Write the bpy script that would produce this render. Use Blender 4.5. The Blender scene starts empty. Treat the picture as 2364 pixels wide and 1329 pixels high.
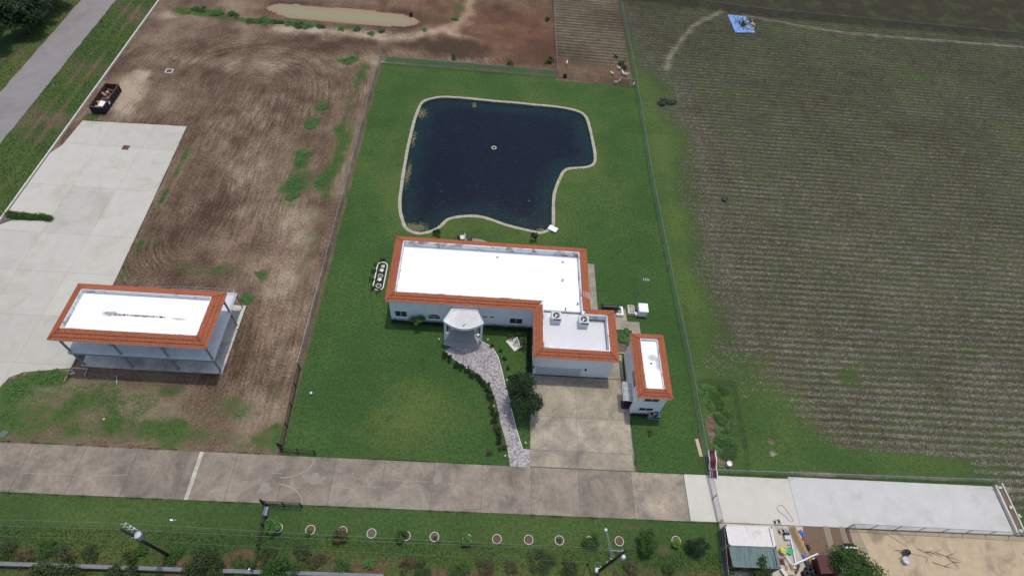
import bpy, bmesh, math, random
import numpy as np
from mathutils import Vector, Matrix
R = math.radians
random.seed(7)
S = bpy.context.scene
C = S.collection

# ------------------------------------------------------------------ camera
CAM_H = 79.0
FPX, PITCH, ROLL, YAW = 1361.67, R(53.581), R(7.537), R(4.918)
_f = Vector((math.sin(YAW) * math.cos(PITCH), math.cos(YAW) * math.cos(PITCH), -math.sin(PITCH)))
_r0 = Vector((math.cos(YAW), -math.sin(YAW), 0)); _u0 = _r0.cross(_f)
_r = _r0 * math.cos(ROLL) + _u0 * math.sin(ROLL)
_u = -_r0 * math.sin(ROLL) + _u0 * math.cos(ROLL)
cd = bpy.data.cameras.new('Camera'); cam = bpy.data.objects.new('Camera', cd); C.objects.link(cam)
cam.matrix_world = Matrix(((_r.x, _u.x, -_f.x, 0), (_r.y, _u.y, -_f.y, 0), (_r.z, _u.z, -_f.z, CAM_H), (0, 0, 0, 1)))
cd.sensor_width = 36; cd.sensor_fit = 'HORIZONTAL'; cd.lens = FPX / 2364 * 36
cd.clip_start = 1; cd.clip_end = 5000
S.camera = cam
# ------------------------------------------------------------------ sky, sun, exposure
SUN = Vector((0.075, 0.225, 1)).normalized()
el = math.asin(SUN.z); az = math.atan2(SUN.x, SUN.y)
w = bpy.data.worlds.new('World'); S.world = w; w.use_nodes = True
nt = w.node_tree; nt.nodes.clear()
sk = nt.nodes.new('ShaderNodeTexSky'); sk.sky_type = 'NISHITA'; sk.sun_disc = False
sk.sun_elevation = el; sk.sun_rotation = az; sk.altitude = 50; sk.air_density = 1.0; sk.dust_density = 2.5; sk.ozone_density = 1.0
bg = nt.nodes.new('ShaderNodeBackground'); bg.inputs['Strength'].default_value = 0.15
wo = nt.nodes.new('ShaderNodeOutputWorld')
nt.links.new(sk.outputs[0], bg.inputs[0]); nt.links.new(bg.outputs[0], wo.inputs[0])
sd = bpy.data.lights.new('Sun', 'SUN'); sd.energy = 2.0; sd.angle = R(0.6); sd.color = (1, .955, .89)
so = bpy.data.objects.new('Sun', sd); C.objects.link(so)
so.rotation_euler = SUN.to_track_quat('Z', 'Y').to_euler(); so.location = (0, 60, 120)
vs = S.view_settings; vs.view_transform = 'Standard'; vs.look = 'None'; vs.gamma = 1; vs.exposure = -0.05
try: vs.use_curve_mapping = False
except Exception: pass

# ------------------------------------------------------------------ survey helpers (photo pixel -> point on the site)
def ray(x, y): return _r * ((x - 1182) / FPX) - _u * ((y - 664.5) / FPX) + _f
def at(x, y, z=0.0):
    d = ray(x, y); t = (CAM_H - z) / -d.z
    return Vector((d.x * t, d.y * t, z))
def on_y(x, y, Y):
    d = ray(x, y); t = Y / d.y; return d.x * t, CAM_H + d.z * t
def on_x(x, y, X):
    d = ray(x, y); t = X / d.x; return d.y * t, CAM_H + d.z * t
def mpp(x, y): return (at(x + 4, y) - at(x - 4, y)).length / 8.0

# ------------------------------------------------------------------ materials
def newmat(name):
    m = bpy.data.materials.new(name); m.use_nodes = True
    n = m.node_tree; b = n.nodes['Principled BSDF']
    return m, n, b
def nd(n, t, **k):
    x = n.nodes.new(t)
    for a, v in k.items():
        if a.startswith('i_'):
            x.inputs[a[2:].replace('_', ' ')].default_value = v
        else: setattr(x, a, v)
    return x
def lk(n, a, b): n.links.new(a, b)
def pos(n): return nd(n, 'ShaderNodeNewGeometry').outputs['Position']
def noise(n, vec, scale, detail=5, rough=.6, dist=0):
    x = nd(n, 'ShaderNodeTexNoise'); x.inputs['Scale'].default_value = scale; x.inputs['Detail'].default_value = detail
    x.inputs['Roughness'].default_value = rough; x.inputs['Distortion'].default_value = dist
    lk(n, vec, x.inputs['Vector']); return x.outputs['Fac']
def math_(n, op, a, b=None, c=None, clamp=False):
    x = nd(n, 'ShaderNodeMath', operation=op); x.use_clamp = clamp
    for i, v in enumerate((a, b, c)):
        if v is None: continue
        if isinstance(v, (int, float)): x.inputs[i].default_value = v
        else: lk(n, v, x.inputs[i])
    return x.outputs[0]
def ramp(n, fac, stops):
    x = nd(n, 'ShaderNodeValToRGB'); e = x.color_ramp.elements
    while len(e) > 1: e.remove(e[-1])
    e[0].position = stops[0][0]; e[0].color = (*stops[0][1], 1)
    for p, c in stops[1:]:
        q = e.new(p); q.color = (*c, 1)
    lk(n, fac, x.inputs[0]); return x.outputs[0]
def mix(n, fac, a, b, mode='MIX'):
    x = nd(n, 'ShaderNodeMix', data_type='RGBA', blend_type=mode)
    for i, v in ((0, fac), (6, a), (7, b)):
        if isinstance(v, (int, float)): x.inputs[i].default_value = v
        elif isinstance(v, tuple): x.inputs[i].default_value = (*v[:3], 1)
        else: lk(n, v, x.inputs[i])
    return x.outputs[2]
def sstep(n, v, lo, hi):
    x = nd(n, 'ShaderNodeMapRange', interpolation_type='SMOOTHSTEP')
    x.inputs[1].default_value = lo; x.inputs[2].default_value = hi; lk(n, v, x.inputs[0]); return x.outputs[0]
def bump(n, b, h, strength=.3, dist=.05):
    x = nd(n, 'ShaderNodeBump'); x.inputs['Strength'].default_value = strength; x.inputs['Distance'].default_value = dist
    lk(n, h, x.inputs['Height']); lk(n, x.outputs[0], b.inputs['Normal'])
def simple(name, col, rough=.6, var=.18, scale=3.0, metal=0, bmp=.15, stain=None, stain_amt=.0, stain_scale=.5, objcol=False, spec=.4):
    m, n, b = newmat(name); p = pos(n)
    f1 = noise(n, p, scale, 6); f2 = noise(n, p, scale * 7, 4)
    v = math_(n, 'ADD', math_(n, 'MULTIPLY', f1, .65), math_(n, 'MULTIPLY', f2, .35))
    lo = tuple(c * (1 - var) for c in col); hi = tuple(min(1, c * (1 + var)) for c in col)
    c = ramp(n, v, [(.3, lo), (.7, hi)])
    if stain:
        s = noise(n, p, stain_scale, 7, .65, .6)
        c = mix(n, math_(n, 'MULTIPLY', sstep(n, s, .5, .68), stain_amt), c, stain)
    if objcol:
        oi = nd(n, 'ShaderNodeObjectInfo'); c = mix(n, 1.0, c, oi.outputs['Color'], 'MULTIPLY')
    lk(n, c, b.inputs['Base Color']); b.inputs['Roughness'].default_value = rough; b.inputs['Metallic'].default_value = metal
    b.inputs['Specular IOR Level'].default_value = spec
    if bmp: bump(n, b, v, bmp, .03)
    return m
M = {}
M['white_wall'] = simple('white_stucco', (.84, .85, .86), .8, .04, 1.2, bmp=.1, stain=(.62, .62, .6), stain_amt=.35)
M['white'] = simple('white_paint', (.8, .8, .79), .5, .05, 4)
M['cream'] = simple('cream_panel', (.66, .63, .55), .6, .15, 4)
M['soffit'] = simple('soffit_paint', (.78, .78, .77), .8, .05, 2)
M['parapet'] = simple('parapet_coating', (.72, .73, .74), .8, .07, 1.5, stain=(.13, .10, .08), stain_amt=.85, stain_scale=.45)
M['glass'] = simple('window_glass', (.045, .055, .05), .08, .2, .6, bmp=0, spec=.6)
M['frame'] = simple('window_frame_white', (.75, .75, .73), .5, .04, 4)
M['door'] = simple('garage_door_paint', (.50, .55, .59), .55, .04, 2)
M['tile'] = None
M['galv'] = simple('galvanised_steel', (.34, .36, .38), .45, .15, 3, .6)
M['steel'] = simple('painted_grey_steel', (.30, .32, .35), .5, .15, 3, .3)
M['deck'] = simple('steel_deck_grey', (.62, .635, .64), .6, .12, .8, stain=(.72, .73, .73), stain_amt=.5, stain_scale=.4)
M['black'] = simple('black_paint', (.012, .012, .013), .45, .3, 4)
M['dark'] = simple('dark_metal', (.03, .03, .033), .5, .4, 4, .2)
M['acgrey'] = simple('ac_cabinet_grey', (.55, .56, .58), .5, .06, 3)
M['acblue'] = simple('ac_cabinet_bluegrey', (.22, .24, .28), .5, .08, 3)
M['concrete_slab'] = simple('pale_concrete', (.485, .465, .405), .85, .08, .5, stain=(.40, .375, .315), stain_amt=.8, stain_scale=.16, objcol=True)
M['concrete_curb'] = simple('curb_concrete', (.55, .53, .46), .85, .2, 1.5)
M['rim'] = simple('pond_rim_stone', (.40, .36, .275), .85, .25, 2.2, stain=(.22, .2, .16), stain_amt=.6, stain_scale=1.2)
M['joint'] = simple('joint_filler', (.16, .15, .135), .9, .2, 3)
M['porch'] = simple('porch_stone', (.34, .33, .325), .7, .10, 3)
M['wood'] = simple('weathered_wood', (.30, .22, .14), .8, .3, 4)
M['palewood'] = simple('pale_wood', (.5, .4, .27), .8, .25, 4)
M['bark'] = simple('bark', (.09, .07, .055), .9, .4, 6, bmp=.5)
M['pole'] = simple('creosoted_wood', (.03, .024, .02), .85, .4, 5, bmp=.3)
M['soil'] = simple('bed_soil', (.13, .10, .078), .95, .35, 3, bmp=.5)
M['redsoil'] = simple('red_soil', (.12, .075, .05), .95, .35, 3, bmp=.5)
M['rust'] = simple('rusty_steel', (.11, .055, .04), .8, .5, 2, bmp=.3)
M['navy'] = simple('dark_navy_steel', (.015, .016, .024), .5, .4, 2)
M['yellow'] = simple('yellow_plastic', (.62, .55, .10), .5, .1, 3)
M['green_plastic'] = simple('green_plastic', (.02, .36, .17), .4, .12, 6)
M['blue_plastic'] = simple('blue_plastic', (.03, .10, .42), .4, .15, 6)
M['red'] = simple('red_paint', (.32, .03, .035), .5, .2, 4)
M['maroon'] = simple('maroon_roofing', (.075, .012, .016), .6, .25, 3)
M['brownroof'] = simple('brown_shingles', (.085, .062, .055), .9, .35, 6, bmp=.4)
M['tan'] = simple('tan_bamboo', (.42, .29, .14), .7, .35, 5)
M['tarp'] = simple('blue_tarp', (.17, .31, .62), .5, .15, 2.5, stain=(.07, .09, .12), stain_amt=.6, stain_scale=1.6)
M['fur_white'] = simple('white_fleece', (.72, .68, .6), .95, .12, 12, bmp=.5)
M['fur_black'] = simple('black_fleece', (.02, .018, .016), .95, .3, 12, bmp=.5)
M['gravel'] = simple('brown_gravel', (.17, .115, .075), .95, .55, 9, bmp=.9)
M['straw'] = simple('straw', (.33, .27, .19), .9, .5, 1.3, bmp=0)
M['stubble'] = simple('stubble', (.235, .22, .172), .9, .6, .9, bmp=0)
M['algae'] = simple('algae', (.13, .13, .06), .9, .4, 3, bmp=0)
M['wire'] = simple('wire_aluminium', (.20, .22, .17), .5, .1, 2, .2, bmp=0)
M['asphalt'] = simple('worn_asphalt', (.25, .225, .215), .9, .12, .35, stain=(.19, .17, .162), stain_amt=.6, stain_scale=.25)
M['pinkboard'] = simple('valley_flashing', (.45, .24, .22), .6, .1, 3)
M['sandpile'] = simple('sand', (.5, .4, .25), .95, .15, 3)

def tile_mat():
    m, n, b = newmat('terracotta_tile'); p = pos(n)
    a = noise(n, p, 5.5, 3); c0 = noise(n, p, .5, 5)
    c = ramp(n, a, [(.3, (.25, .068, .026)), (.55, (.38, .112, .045)), (.75, (.48, .165, .075))])
    c = mix(n, math_(n, 'MULTIPLY', sstep(n, c0, .5, .72), .6), c, (.25, .07, .035))
    f = noise(n, p, 2.2, 8, .7)
    c = mix(n, math_(n, 'MULTIPLY', sstep(n, f, .62, .72), .55), c, (.07, .04, .03))
    lk(n, c, b.inputs['Base Color']); b.inputs['Roughness'].default_value = .75; bump(n, b, a, .2, .02); return m
M['tile'] = tile_mat()
def roof_mat(name, dirt_amt, drains=(), panels=0, spots=False, xr=(0, 1), base=(.9, .9, .9)):
    m, n, b = newmat(name); p = pos(n)
    c = mix(n, sstep(n, noise(n, p, .35, 6, .65, .4), .45, .8), base, (.80, .80, .81))
    # dark smears drawn out along x and dirt round the drains
    st = nd(n, 'ShaderNodeVectorMath', operation='MULTIPLY'); lk(n, p, st.inputs[0]); st.inputs[1].default_value = (.55, 2.2, 1)
    f = noise(n, st.outputs[0], 1.0, 7, .7)
    c = mix(n, math_(n, 'MULTIPLY', sstep(n, f, .66, .75), dirt_amt), c, (.34, .32, .30))
    sp = nd(n, 'ShaderNodeSeparateXYZ'); lk(n, p, sp.inputs[0])
    for (dx, dy, rx, ry, am) in drains:
        gx = math_(n, 'POWER', math_(n, 'DIVIDE', math_(n, 'SUBTRACT', sp.outputs[0], dx), rx), 2.0)
        gy = math_(n, 'POWER', math_(n, 'DIVIDE', math_(n, 'SUBTRACT', sp.outputs[1], dy), ry), 2.0)
        d = math_(n, 'SUBTRACT', 1.0, math_(n, 'SQRT', math_(n, 'ADD', gx, gy)), clamp=True)
        k = sstep(n, math_(n, 'MULTIPLY', math_(n, 'ADD', d, .12), (noise(n, p, 2.6, 4, .7) if spots else noise(n, st.outputs[0], 1.7, 8, .72))), .22 if spots else .10, .46)
        k = math_(n, 'MULTIPLY', k, math_(n, 'MULTIPLY', sstep(n, d, 0.0, .3), am))
        c = mix(n, k, c, (.12, .09, .07))
    if panels:
        for ax, per in ((0, panels), (1, panels * .8)):
            q = math_(n, 'ABSOLUTE', math_(n, 'SUBTRACT', math_(n, 'FRACT', math_(n, 'DIVIDE', sp.outputs[ax], per)), .5))
            c = mix(n, math_(n, 'MULTIPLY', math_(n, 'LESS_THAN', q, .02), .35), c, (.62, .62, .63))
    lk(n, c, b.inputs['Base Color']); b.inputs['Roughness'].default_value = .7; return m
def drive_mat():
    m, n, b = newmat('old_driveway_concrete'); p = pos(n)
    oi = nd(n, 'ShaderNodeObjectInfo')
    f = noise(n, p, .28, 8, .68, .5); g = noise(n, p, 2.5, 6, .65); h = noise(n, p, 14, 3)
    c = ramp(n, f, [(.30, (.46, .46, .46)), (.48, (.82, .80, .78)), (.70, (1.25, 1.21, 1.12))])
    c = mix(n, .6, c, ramp(n, g, [(.3, (.70, .70, .71)), (.7, (1.15, 1.14, 1.12))]), 'MULTIPLY')
    st = nd(n, 'ShaderNodeVectorMath', operation='MULTIPLY'); lk(n, p, st.inputs[0]); st.inputs[1].default_value = (.35, 1.6, 1)
    s = noise(n, st.outputs[0], 1.3, 6, .7)
    c = mix(n, math_(n, 'MULTIPLY', sstep(n, s, .60, .72), .45), c, (1.5, 1.45, 1.36))
    c = mix(n, 1.0, c, oi.outputs['Color'], 'MULTIPLY')
    lk(n, c, b.inputs['Base Color']); b.inputs['Roughness'].default_value = .9
    bump(n, b, h, .15, .01); return m
M['drive'] = drive_mat()
def paver_mat(name, cols, scale):
    m, n, b = newmat(name); p = pos(n)
    v = nd(n, 'ShaderNodeTexVoronoi', feature='F1', distance='CHEBYCHEV'); v.inputs['Scale'].default_value = scale; v.inputs['Randomness'].default_value = .55
    lk(n, p, v.inputs['Vector'])
    sp = nd(n, 'ShaderNodeSeparateColor'); lk(n, v.outputs['Color'], sp.inputs[0])
    c = ramp(n, sp.outputs[0], cols)
    c = mix(n, math_(n, 'MULTIPLY', sstep(n, v.outputs['Distance'], .36, .5), .5), c, (.14, .13, .13))
    g = noise(n, p, .4, 6, .65)
    c = mix(n, math_(n, 'MULTIPLY', sstep(n, g, .55, .75), .35), c, (.28, .24, .21))
    lk(n, c, b.inputs['Base Color']); b.inputs['Roughness'].default_value = .85
    bump(n, b, math_(n, 'SUBTRACT', 1.0, v.outputs['Distance']), .3, .02); return m
M['paver'] = paver_mat('walk_pavers', [(0, (.22, .20, .20)), (.5, (.35, .32, .315)), (1, (.50, .465, .45))], 4.0)
def leaf_mat(name, a, b_, c_, s=1.6):
    m, n, b = newmat(name); p = pos(n)
    f = noise(n, p, s, 4); g = noise(n, p, s * 9, 2)
    v = math_(n, 'ADD', math_(n, 'MULTIPLY', f, .55), math_(n, 'MULTIPLY', g, .45))
    c = ramp(n, v, [(.3, a), (.5, b_), (.68, c_)])
    lk(n, c, b.inputs['Base Color']); b.inputs['Roughness'].default_value = .6; b.inputs['Specular IOR Level'].default_value = .25
    b.inputs['Subsurface Weight'].default_value = 0
    t = nd(n, 'ShaderNodeBsdfTranslucent'); lk(n, c, t.inputs[0]); x = nd(n, 'ShaderNodeMixShader'); x.inputs[0].default_value = .25
    o = n.nodes['Material Output']; lk(n, b.outputs[0], x.inputs[1]); lk(n, t.outputs[0], x.inputs[2]); lk(n, x.outputs[0], o.inputs[0]); return m
M['leaf_oak'] = leaf_mat('oak_leaves', (.016, .032, .014), (.03, .06, .022), (.06, .105, .035))
M['leaf_mid'] = leaf_mat('shrub_leaves', (.025, .06, .015), (.05, .115, .022), (.09, .18, .035))
M['leaf_bright'] = leaf_mat('weed_leaves', (.05, .12, .03), (.09, .21, .05), (.15, .29, .085))
M['leaf_dark'] = leaf_mat('hedge_leaves', (.010, .024, .010), (.02, .045, .017), (.04, .075, .025))
M['leaf_scrub'] = leaf_mat('scrub_leaves', (.03, .045, .018), (.05, .08, .025), (.10, .125, .04))
M['leaf_grey'] = leaf_mat('wilted_leaves', (.05, .07, .05), (.09, .12, .085), (.16, .19, .14))
M['leaf_yellow'] = leaf_mat('yellow_leaves', (.08, .14, .015), (.14, .24, .02), (.22, .33, .04))
M['leaf_brown'] = leaf_mat('brown_leaves', (.05, .04, .02), (.09, .085, .035), (.15, .13, .06))

def mesh_fence_mat(name, col, cover):
    # woven diamond wire: open except for the crossing wires
    m, n, b = newmat(name); m.use_nodes = True
    tc = nd(n, 'ShaderNodeUVMap'); sp = nd(n, 'ShaderNodeSeparateXYZ'); lk(n, tc.outputs[0], sp.inputs[0])
    ws = []
    for sg in ('ADD', 'SUBTRACT'):
        q = math_(n, sg, sp.outputs[0], sp.outputs[1])
        q = math_(n, 'FRACT', math_(n, 'MULTIPLY', q, 12.0)); ws.append(math_(n, 'LESS_THAN', q, cover))
    a = math_(n, 'MAXIMUM', ws[0], ws[1])
    b.inputs['Base Color'].default_value = (*col, 1); b.inputs['Roughness'].default_value = .5; b.inputs['Metallic'].default_value = .3
    lk(n, a, b.inputs['Alpha']); return m
M['chain'] = mesh_fence_mat('chain_link_wire', (.36, .39, .41), .17)
M['chain_dark'] = mesh_fence_mat('dark_chain_link_wire', (.08, .10, .09), .13)

def ground_mat():
    m, n, b = newmat('site_ground'); p = pos(n)
    at_ = nd(n, 'ShaderNodeAttribute', attribute_name='mask'); sp = nd(n, 'ShaderNodeSeparateColor'); lk(n, at_.outputs['Color'], sp.inputs[0])
    gr, pale, red, grey = sp.outputs[0], sp.outputs[1], sp.outputs[2], at_.outputs['Alpha']
    tr = nd(n, 'ShaderNodeAttribute', attribute_name='track'); ts = nd(n, 'ShaderNodeSeparateColor'); lk(n, tr.outputs['Color'], ts.inputs[0])
    ph, amp, yel = ts.outputs[0], ts.outputs[1], ts.outputs[2]
    px = nd(n, 'ShaderNodeSeparateXYZ'); lk(n, p, px.inputs[0])
    n0 = noise(n, p, .09, 4, .55); n1 = noise(n, p, .45, 6, .62); n2 = noise(n, p, 2.6, 6, .68); n3 = noise(n, p, 9.0, 5, .7)
    cb = nd(n, 'ShaderNodeCombineXYZ'); lk(n, math_(n, 'MULTIPLY', ph, 2.6), cb.inputs[0])
    lk(n, math_(n, 'MULTIPLY', px.outputs[0], .22), cb.inputs[1]); lk(n, math_(n, 'MULTIPLY', px.outputs[1], .22), cb.inputs[2])
    stv = noise(n, cb.outputs[0], 1.0, 8, .72)
    v = math_(n, 'ADD', pale, math_(n, 'MULTIPLY', math_(n, 'SUBTRACT', n2, .5), 1.1))
    v = math_(n, 'ADD', v, math_(n, 'MULTIPLY', math_(n, 'SUBTRACT', n3, .5), .75))
    v = math_(n, 'ADD', v, math_(n, 'MULTIPLY', math_(n, 'SUBTRACT', n1, .5), .55))
    v = math_(n, 'ADD', v, math_(n, 'MULTIPLY', math_(n, 'SUBTRACT', stv, .5), math_(n, 'MULTIPLY', amp, 1.4)))
    soil = ramp(n, v, [(.1, (.064, .041, .026)), (.42, (.152, .105, .070)), (.62, (.235, .174, .120)), (.9, (.43, .345, .25))])
    rsoil = ramp(n, v, [(.1, (.085, .045, .03)), (.45, (.15, .078, .046)), (.9, (.34, .21, .13))])
    gsoil = ramp(n, v, [(.1, (.036, .034, .021)), (.45, (.080, .074, .047)), (.65, (.135, .125, .084)), (.95, (.26, .242, .178))])
    soil = mix(n, grey, soil, gsoil)
    soil = mix(n, red, soil, rsoil)
    ga = ramp(n, math_(n, 'ADD', math_(n, 'MULTIPLY', n2, .5), math_(n, 'MULTIPLY', n3, .5)), [(.32, (.016, .040, .010)), (.5, (.046, .098, .025)), (.68, (.098, .172, .050))])
    gy = ramp(n, math_(n, 'ADD', math_(n, 'MULTIPLY', n2, .5), math_(n, 'MULTIPLY', n3, .5)), [(.32, (.037, .060, .015)), (.5, (.086, .126, .032)), (.68, (.16, .20, .066))])
    yf = math_(n, 'ADD', yel, math_(n, 'ADD', math_(n, 'MULTIPLY', math_(n, 'SUBTRACT', n1, .5), 1.7), math_(n, 'MULTIPLY', math_(n, 'SUBTRACT', n2, .5), .9)), clamp=True)
    ga = mix(n, yf, ga, gy)
    ga = mix(n, math_(n, 'MULTIPLY', grey, .55), ga, ramp(n, n3, [(.35, (.030, .032, .016)), (.65, (.085, .088, .045))]))
    ga = mix(n, math_(n, 'MULTIPLY', sstep(n, n0, .45, .6), .25), ga, (.024, .056, .018))
    ga = mix(n, math_(n, 'MULTIPLY', sstep(n, n1, .54, .68), .35), ga, (.020, .046, .014))
    gf = math_(n, 'ADD', gr, math_(n, 'ADD', math_(n, 'MULTIPLY', math_(n, 'SUBTRACT', n2, .5), 1.5), math_(n, 'MULTIPLY', math_(n, 'SUBTRACT', n1, .5), 1.1)))
    gf = math_(n, 'ADD', gf, math_(n, 'MULTIPLY', math_(n, 'SUBTRACT', n3, .5), 1.2))
    c = mix(n, sstep(n, gf, .34, .70), soil, ga)
    lk(n, c, b.inputs['Base Color']); b.inputs['Roughness'].default_value = .95; b.inputs['Specular IOR Level'].default_value = .15
    bump(n, b, math_(n, 'ADD', n2, math_(n, 'MULTIPLY', n3, .8)), .55, .10); return m
M['ground'] = ground_mat()
def water_mat(name, deep, shallow, rough, wav, spec=.5):
    m, n, b = newmat(name); p = pos(n)
    at_ = nd(n, 'ShaderNodeAttribute', attribute_name='depth')
    f = math_(n, 'ADD', at_.outputs['Fac'], math_(n, 'MULTIPLY', math_(n, 'SUBTRACT', noise(n, p, .35, 6, .65), .5), .8))
    c = mix(n, sstep(n, f, .05, .9), shallow, deep)
    lk(n, c, b.inputs['Base Color']); b.inputs['Roughness'].default_value = rough; b.inputs['IOR'].default_value = 1.33; b.inputs['Specular IOR Level'].default_value = .32
    h = noise(n, p, 2.6, 1, .5)
    bump(n, b, h, wav, .17); return m
M['water'] = water_mat('pond_water', (.0020, .0055, .015), (.005, .021, .024), .035, 1.0)
M['mudwater'] = water_mat('muddy_water', (.27, .25, .145), (.30, .20, .12), .45, .05)

# ------------------------------------------------------------------ mesh helpers
class MB:
    def __init__(s): s.v = []; s.f = []
    def add(s, vs, fs):
        k = len(s.v); s.v += [tuple(x) for x in vs]; s.f += [tuple(i + k for i in f) for f in fs]; return s
    def box(s, x0, x1, y0, y1, z0, z1):
        return s.add([(x0, y0, z0), (x1, y0, z0), (x1, y1, z0), (x0, y1, z0), (x0, y0, z1), (x1, y0, z1), (x1, y1, z1), (x0, y1, z1)],
                     [(3, 2, 1, 0), (4, 5, 6, 7), (0, 1, 5, 4), (1, 2, 6, 5), (2, 3, 7, 6), (3, 0, 4, 7)])
    def cbox(s, c, sx, sy, sz, rz=0, tilt=None):
        m = Matrix.Rotation(rz, 3, 'Z')
        if tilt is not None: m = m @ Matrix.Rotation(tilt, 3, 'Y')
        c = Vector(c); o = [c + m @ Vector((i * sx / 2, j * sy / 2, k * sz / 2)) for k in (-1, 1) for i, j in ((-1, -1), (1, -1), (1, 1), (-1, 1))]
        return s.add(o, [(3, 2, 1, 0), (4, 5, 6, 7), (0, 1, 5, 4), (1, 2, 6, 5), (2, 3, 7, 6), (3, 0, 4, 7)])
    def cyl(s, a, b, r0, r1=None, n=10, cap=True):
        a, b = Vector(a), Vector(b); r1 = r0 if r1 is None else r1
        d = (b - a).normalized(); x = d.orthogonal().normalized(); y = d.cross(x)
        vs = [];
        for p, r in ((a, r0), (b, r1)):
            for i in range(n):
                t = 2 * math.pi * i / n; vs.append(p + (x * math.cos(t) + y * math.sin(t)) * r)
        fs = [(i, (i + 1) % n, n + (i + 1) % n, n + i) for i in range(n)]
        if cap: fs += [tuple(reversed(range(n))), tuple(range(n, 2 * n))]
        return s.add(vs, fs)
    def tube(s, pts, r, n=6):
        pts = [Vector(p) for p in pts]; vs = []; fs = []
        for i, p in enumerate(pts):
            d = (pts[min(i + 1, len(pts) - 1)] - pts[max(i - 1, 0)]).normalized()
            x = d.cross(Vector((0, 0, 1)));
            if x.length < 1e-3: x = d.orthogonal()
            x.normalize(); y = d.cross(x); rr = r[i] if isinstance(r, (list, tuple)) else r
            for k in range(n):
                t = 2 * math.pi * k / n; vs.append(p + (x * math.cos(t) + y * math.sin(t)) * rr)
        for i in range(len(pts) - 1):
            for k in range(n):
                fs.append((i * n + k, i * n + (k + 1) % n, (i + 1) * n + (k + 1) % n, (i + 1) * n + k))
        fs += [tuple(reversed(range(n))), tuple(range((len(pts) - 1) * n, len(pts) * n))]
        return s.add(vs, fs)
    def prism(s, poly, z0, z1):
        n = len(poly); vs = [(p[0], p[1], z0) for p in poly] + [(p[0], p[1], z1) for p in poly]
        return s.add(vs, [tuple(reversed(range(n))), tuple(range(n, 2 * n))] + [(i, (i + 1) % n, n + (i + 1) % n, n + i) for i in range(n)])
    def lathe(s, c, prof, n=16):
        c = Vector(c); vs = []; m = len(prof)
        for i in range(n):
            t = 2 * math.pi * i / n
            for r, z in prof: vs.append(c + Vector((r * math.cos(t), r * math.sin(t), z)))
        fs = [(i * m + j, ((i + 1) % n) * m + j, ((i + 1) % n) * m + j + 1, i * m + j + 1) for i in range(n) for j in range(m - 1)]
        return s.add(vs, fs)
    def ribbon(s, L, Rr):
        n = len(L); return s.add(list(L) + list(Rr), [(i, i + 1, n + i + 1, n + i) for i in range(n - 1)])
    def build(s, name, mat, parent=None, smooth=False, bevel=0, color=None, local=False):
        me = bpy.data.meshes.new(name); off = Vector((0, 0, 0))
        if parent is not None and not local:
            q = parent
            while q is not None: off += q.location; q = q.parent
        vs = [(v[0] - off.x, v[1] - off.y, v[2] - off.z) for v in s.v] if off.length else s.v
        me.from_pydata(vs, [], s.f)
        bm = bmesh.new(); bm.from_mesh(me); bmesh.ops.recalc_face_normals(bm, faces=bm.faces)
        if bevel: bmesh.ops.bevel(bm, geom=[e for e in bm.edges if e.is_manifold], offset=bevel, segments=1, affect='EDGES')
        bm.to_mesh(me); bm.free()
        return link(name, me, mat, parent, smooth, color)
def link(name, me, mat, parent=None, smooth=False, color=None):
    me.materials.append(M[mat] if isinstance(mat, str) else mat)
    if smooth: me.polygons.foreach_set('use_smooth', [True] * len(me.polygons))
    o = bpy.data.objects.new(name, me); C.objects.link(o)
    if parent is not None: o.parent = parent
    if color: o.color = (*color, 1)
    return o
def fast(name, V, Q, mat, parent=None, smooth=False):
    """numpy verts (n,3) and quads (m,4) or tris (m,3) -> object"""
    V = np.asarray(V, np.float32); Q = np.asarray(Q, np.int32); k = Q.shape[1]
    if parent is not None:
        off = Vector((0, 0, 0)); q = parent
        while q is not None: off += q.location; q = q.parent
        V = V - np.array(off, np.float32)
    me = bpy.data.meshes.new(name); me.vertices.add(len(V)); me.vertices.foreach_set('co', V.ravel())
    me.loops.add(Q.size); me.loops.foreach_set('vertex_index', Q.ravel())
    me.polygons.add(len(Q)); me.polygons.foreach_set('loop_start', np.arange(0, Q.size, k, dtype=np.int32))
    me.polygons.foreach_set('loop_total', np.full(len(Q), k, np.int32)); me.update(calc_edges=True); me.validate()
    return link(name, me, mat, parent, smooth)
def tag(o, label, cat, group=None):
    o['label'] = label; o['category'] = cat
    if group: o['group'] = group
    return o
def thing(name, label, cat, loc, group=None, rz=0):
    o = bpy.data.objects.new(name, None); C.objects.link(o); o.empty_display_size = .3
    o.location = Vector(loc); o.rotation_euler = (0, 0, rz)
    return tag(o, label, cat, group)
def struct(o): o['kind'] = 'structure'; return o
def stuff(o): o['kind'] = 'stuff'; return o
def dup(o, loc=None, rz=None, label=None, parent=None, scale=None):
    c = o.copy(); C.objects.link(c); c.parent = parent
    if loc is not None: c.location = Vector(loc)
    if rz is not None: c.rotation_euler = (0, 0, rz)
    if scale: c.scale = scale
    if label: c['label'] = label
    for ch in o.children: dup(ch, parent=c)
    return c
def inset(poly, d):
    """inset a rectilinear CCW polygon"""
    n = len(poly); out = []
    for i in range(n):
        a, b, c = [Vector((*poly[(i + k) % n][:2], 0)) for k in (-1, 0, 1)]
        d1 = (b - a).normalized(); d2 = (c - b).normalized(); n1 = Vector((-d1.y, d1.x, 0)); n2 = Vector((-d2.y, d2.x, 0))
        k = (n1 + n2); q = b + k * (d / max(1e-6, k.dot(n1))); out.append((q.x, q.y))
    return out
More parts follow.
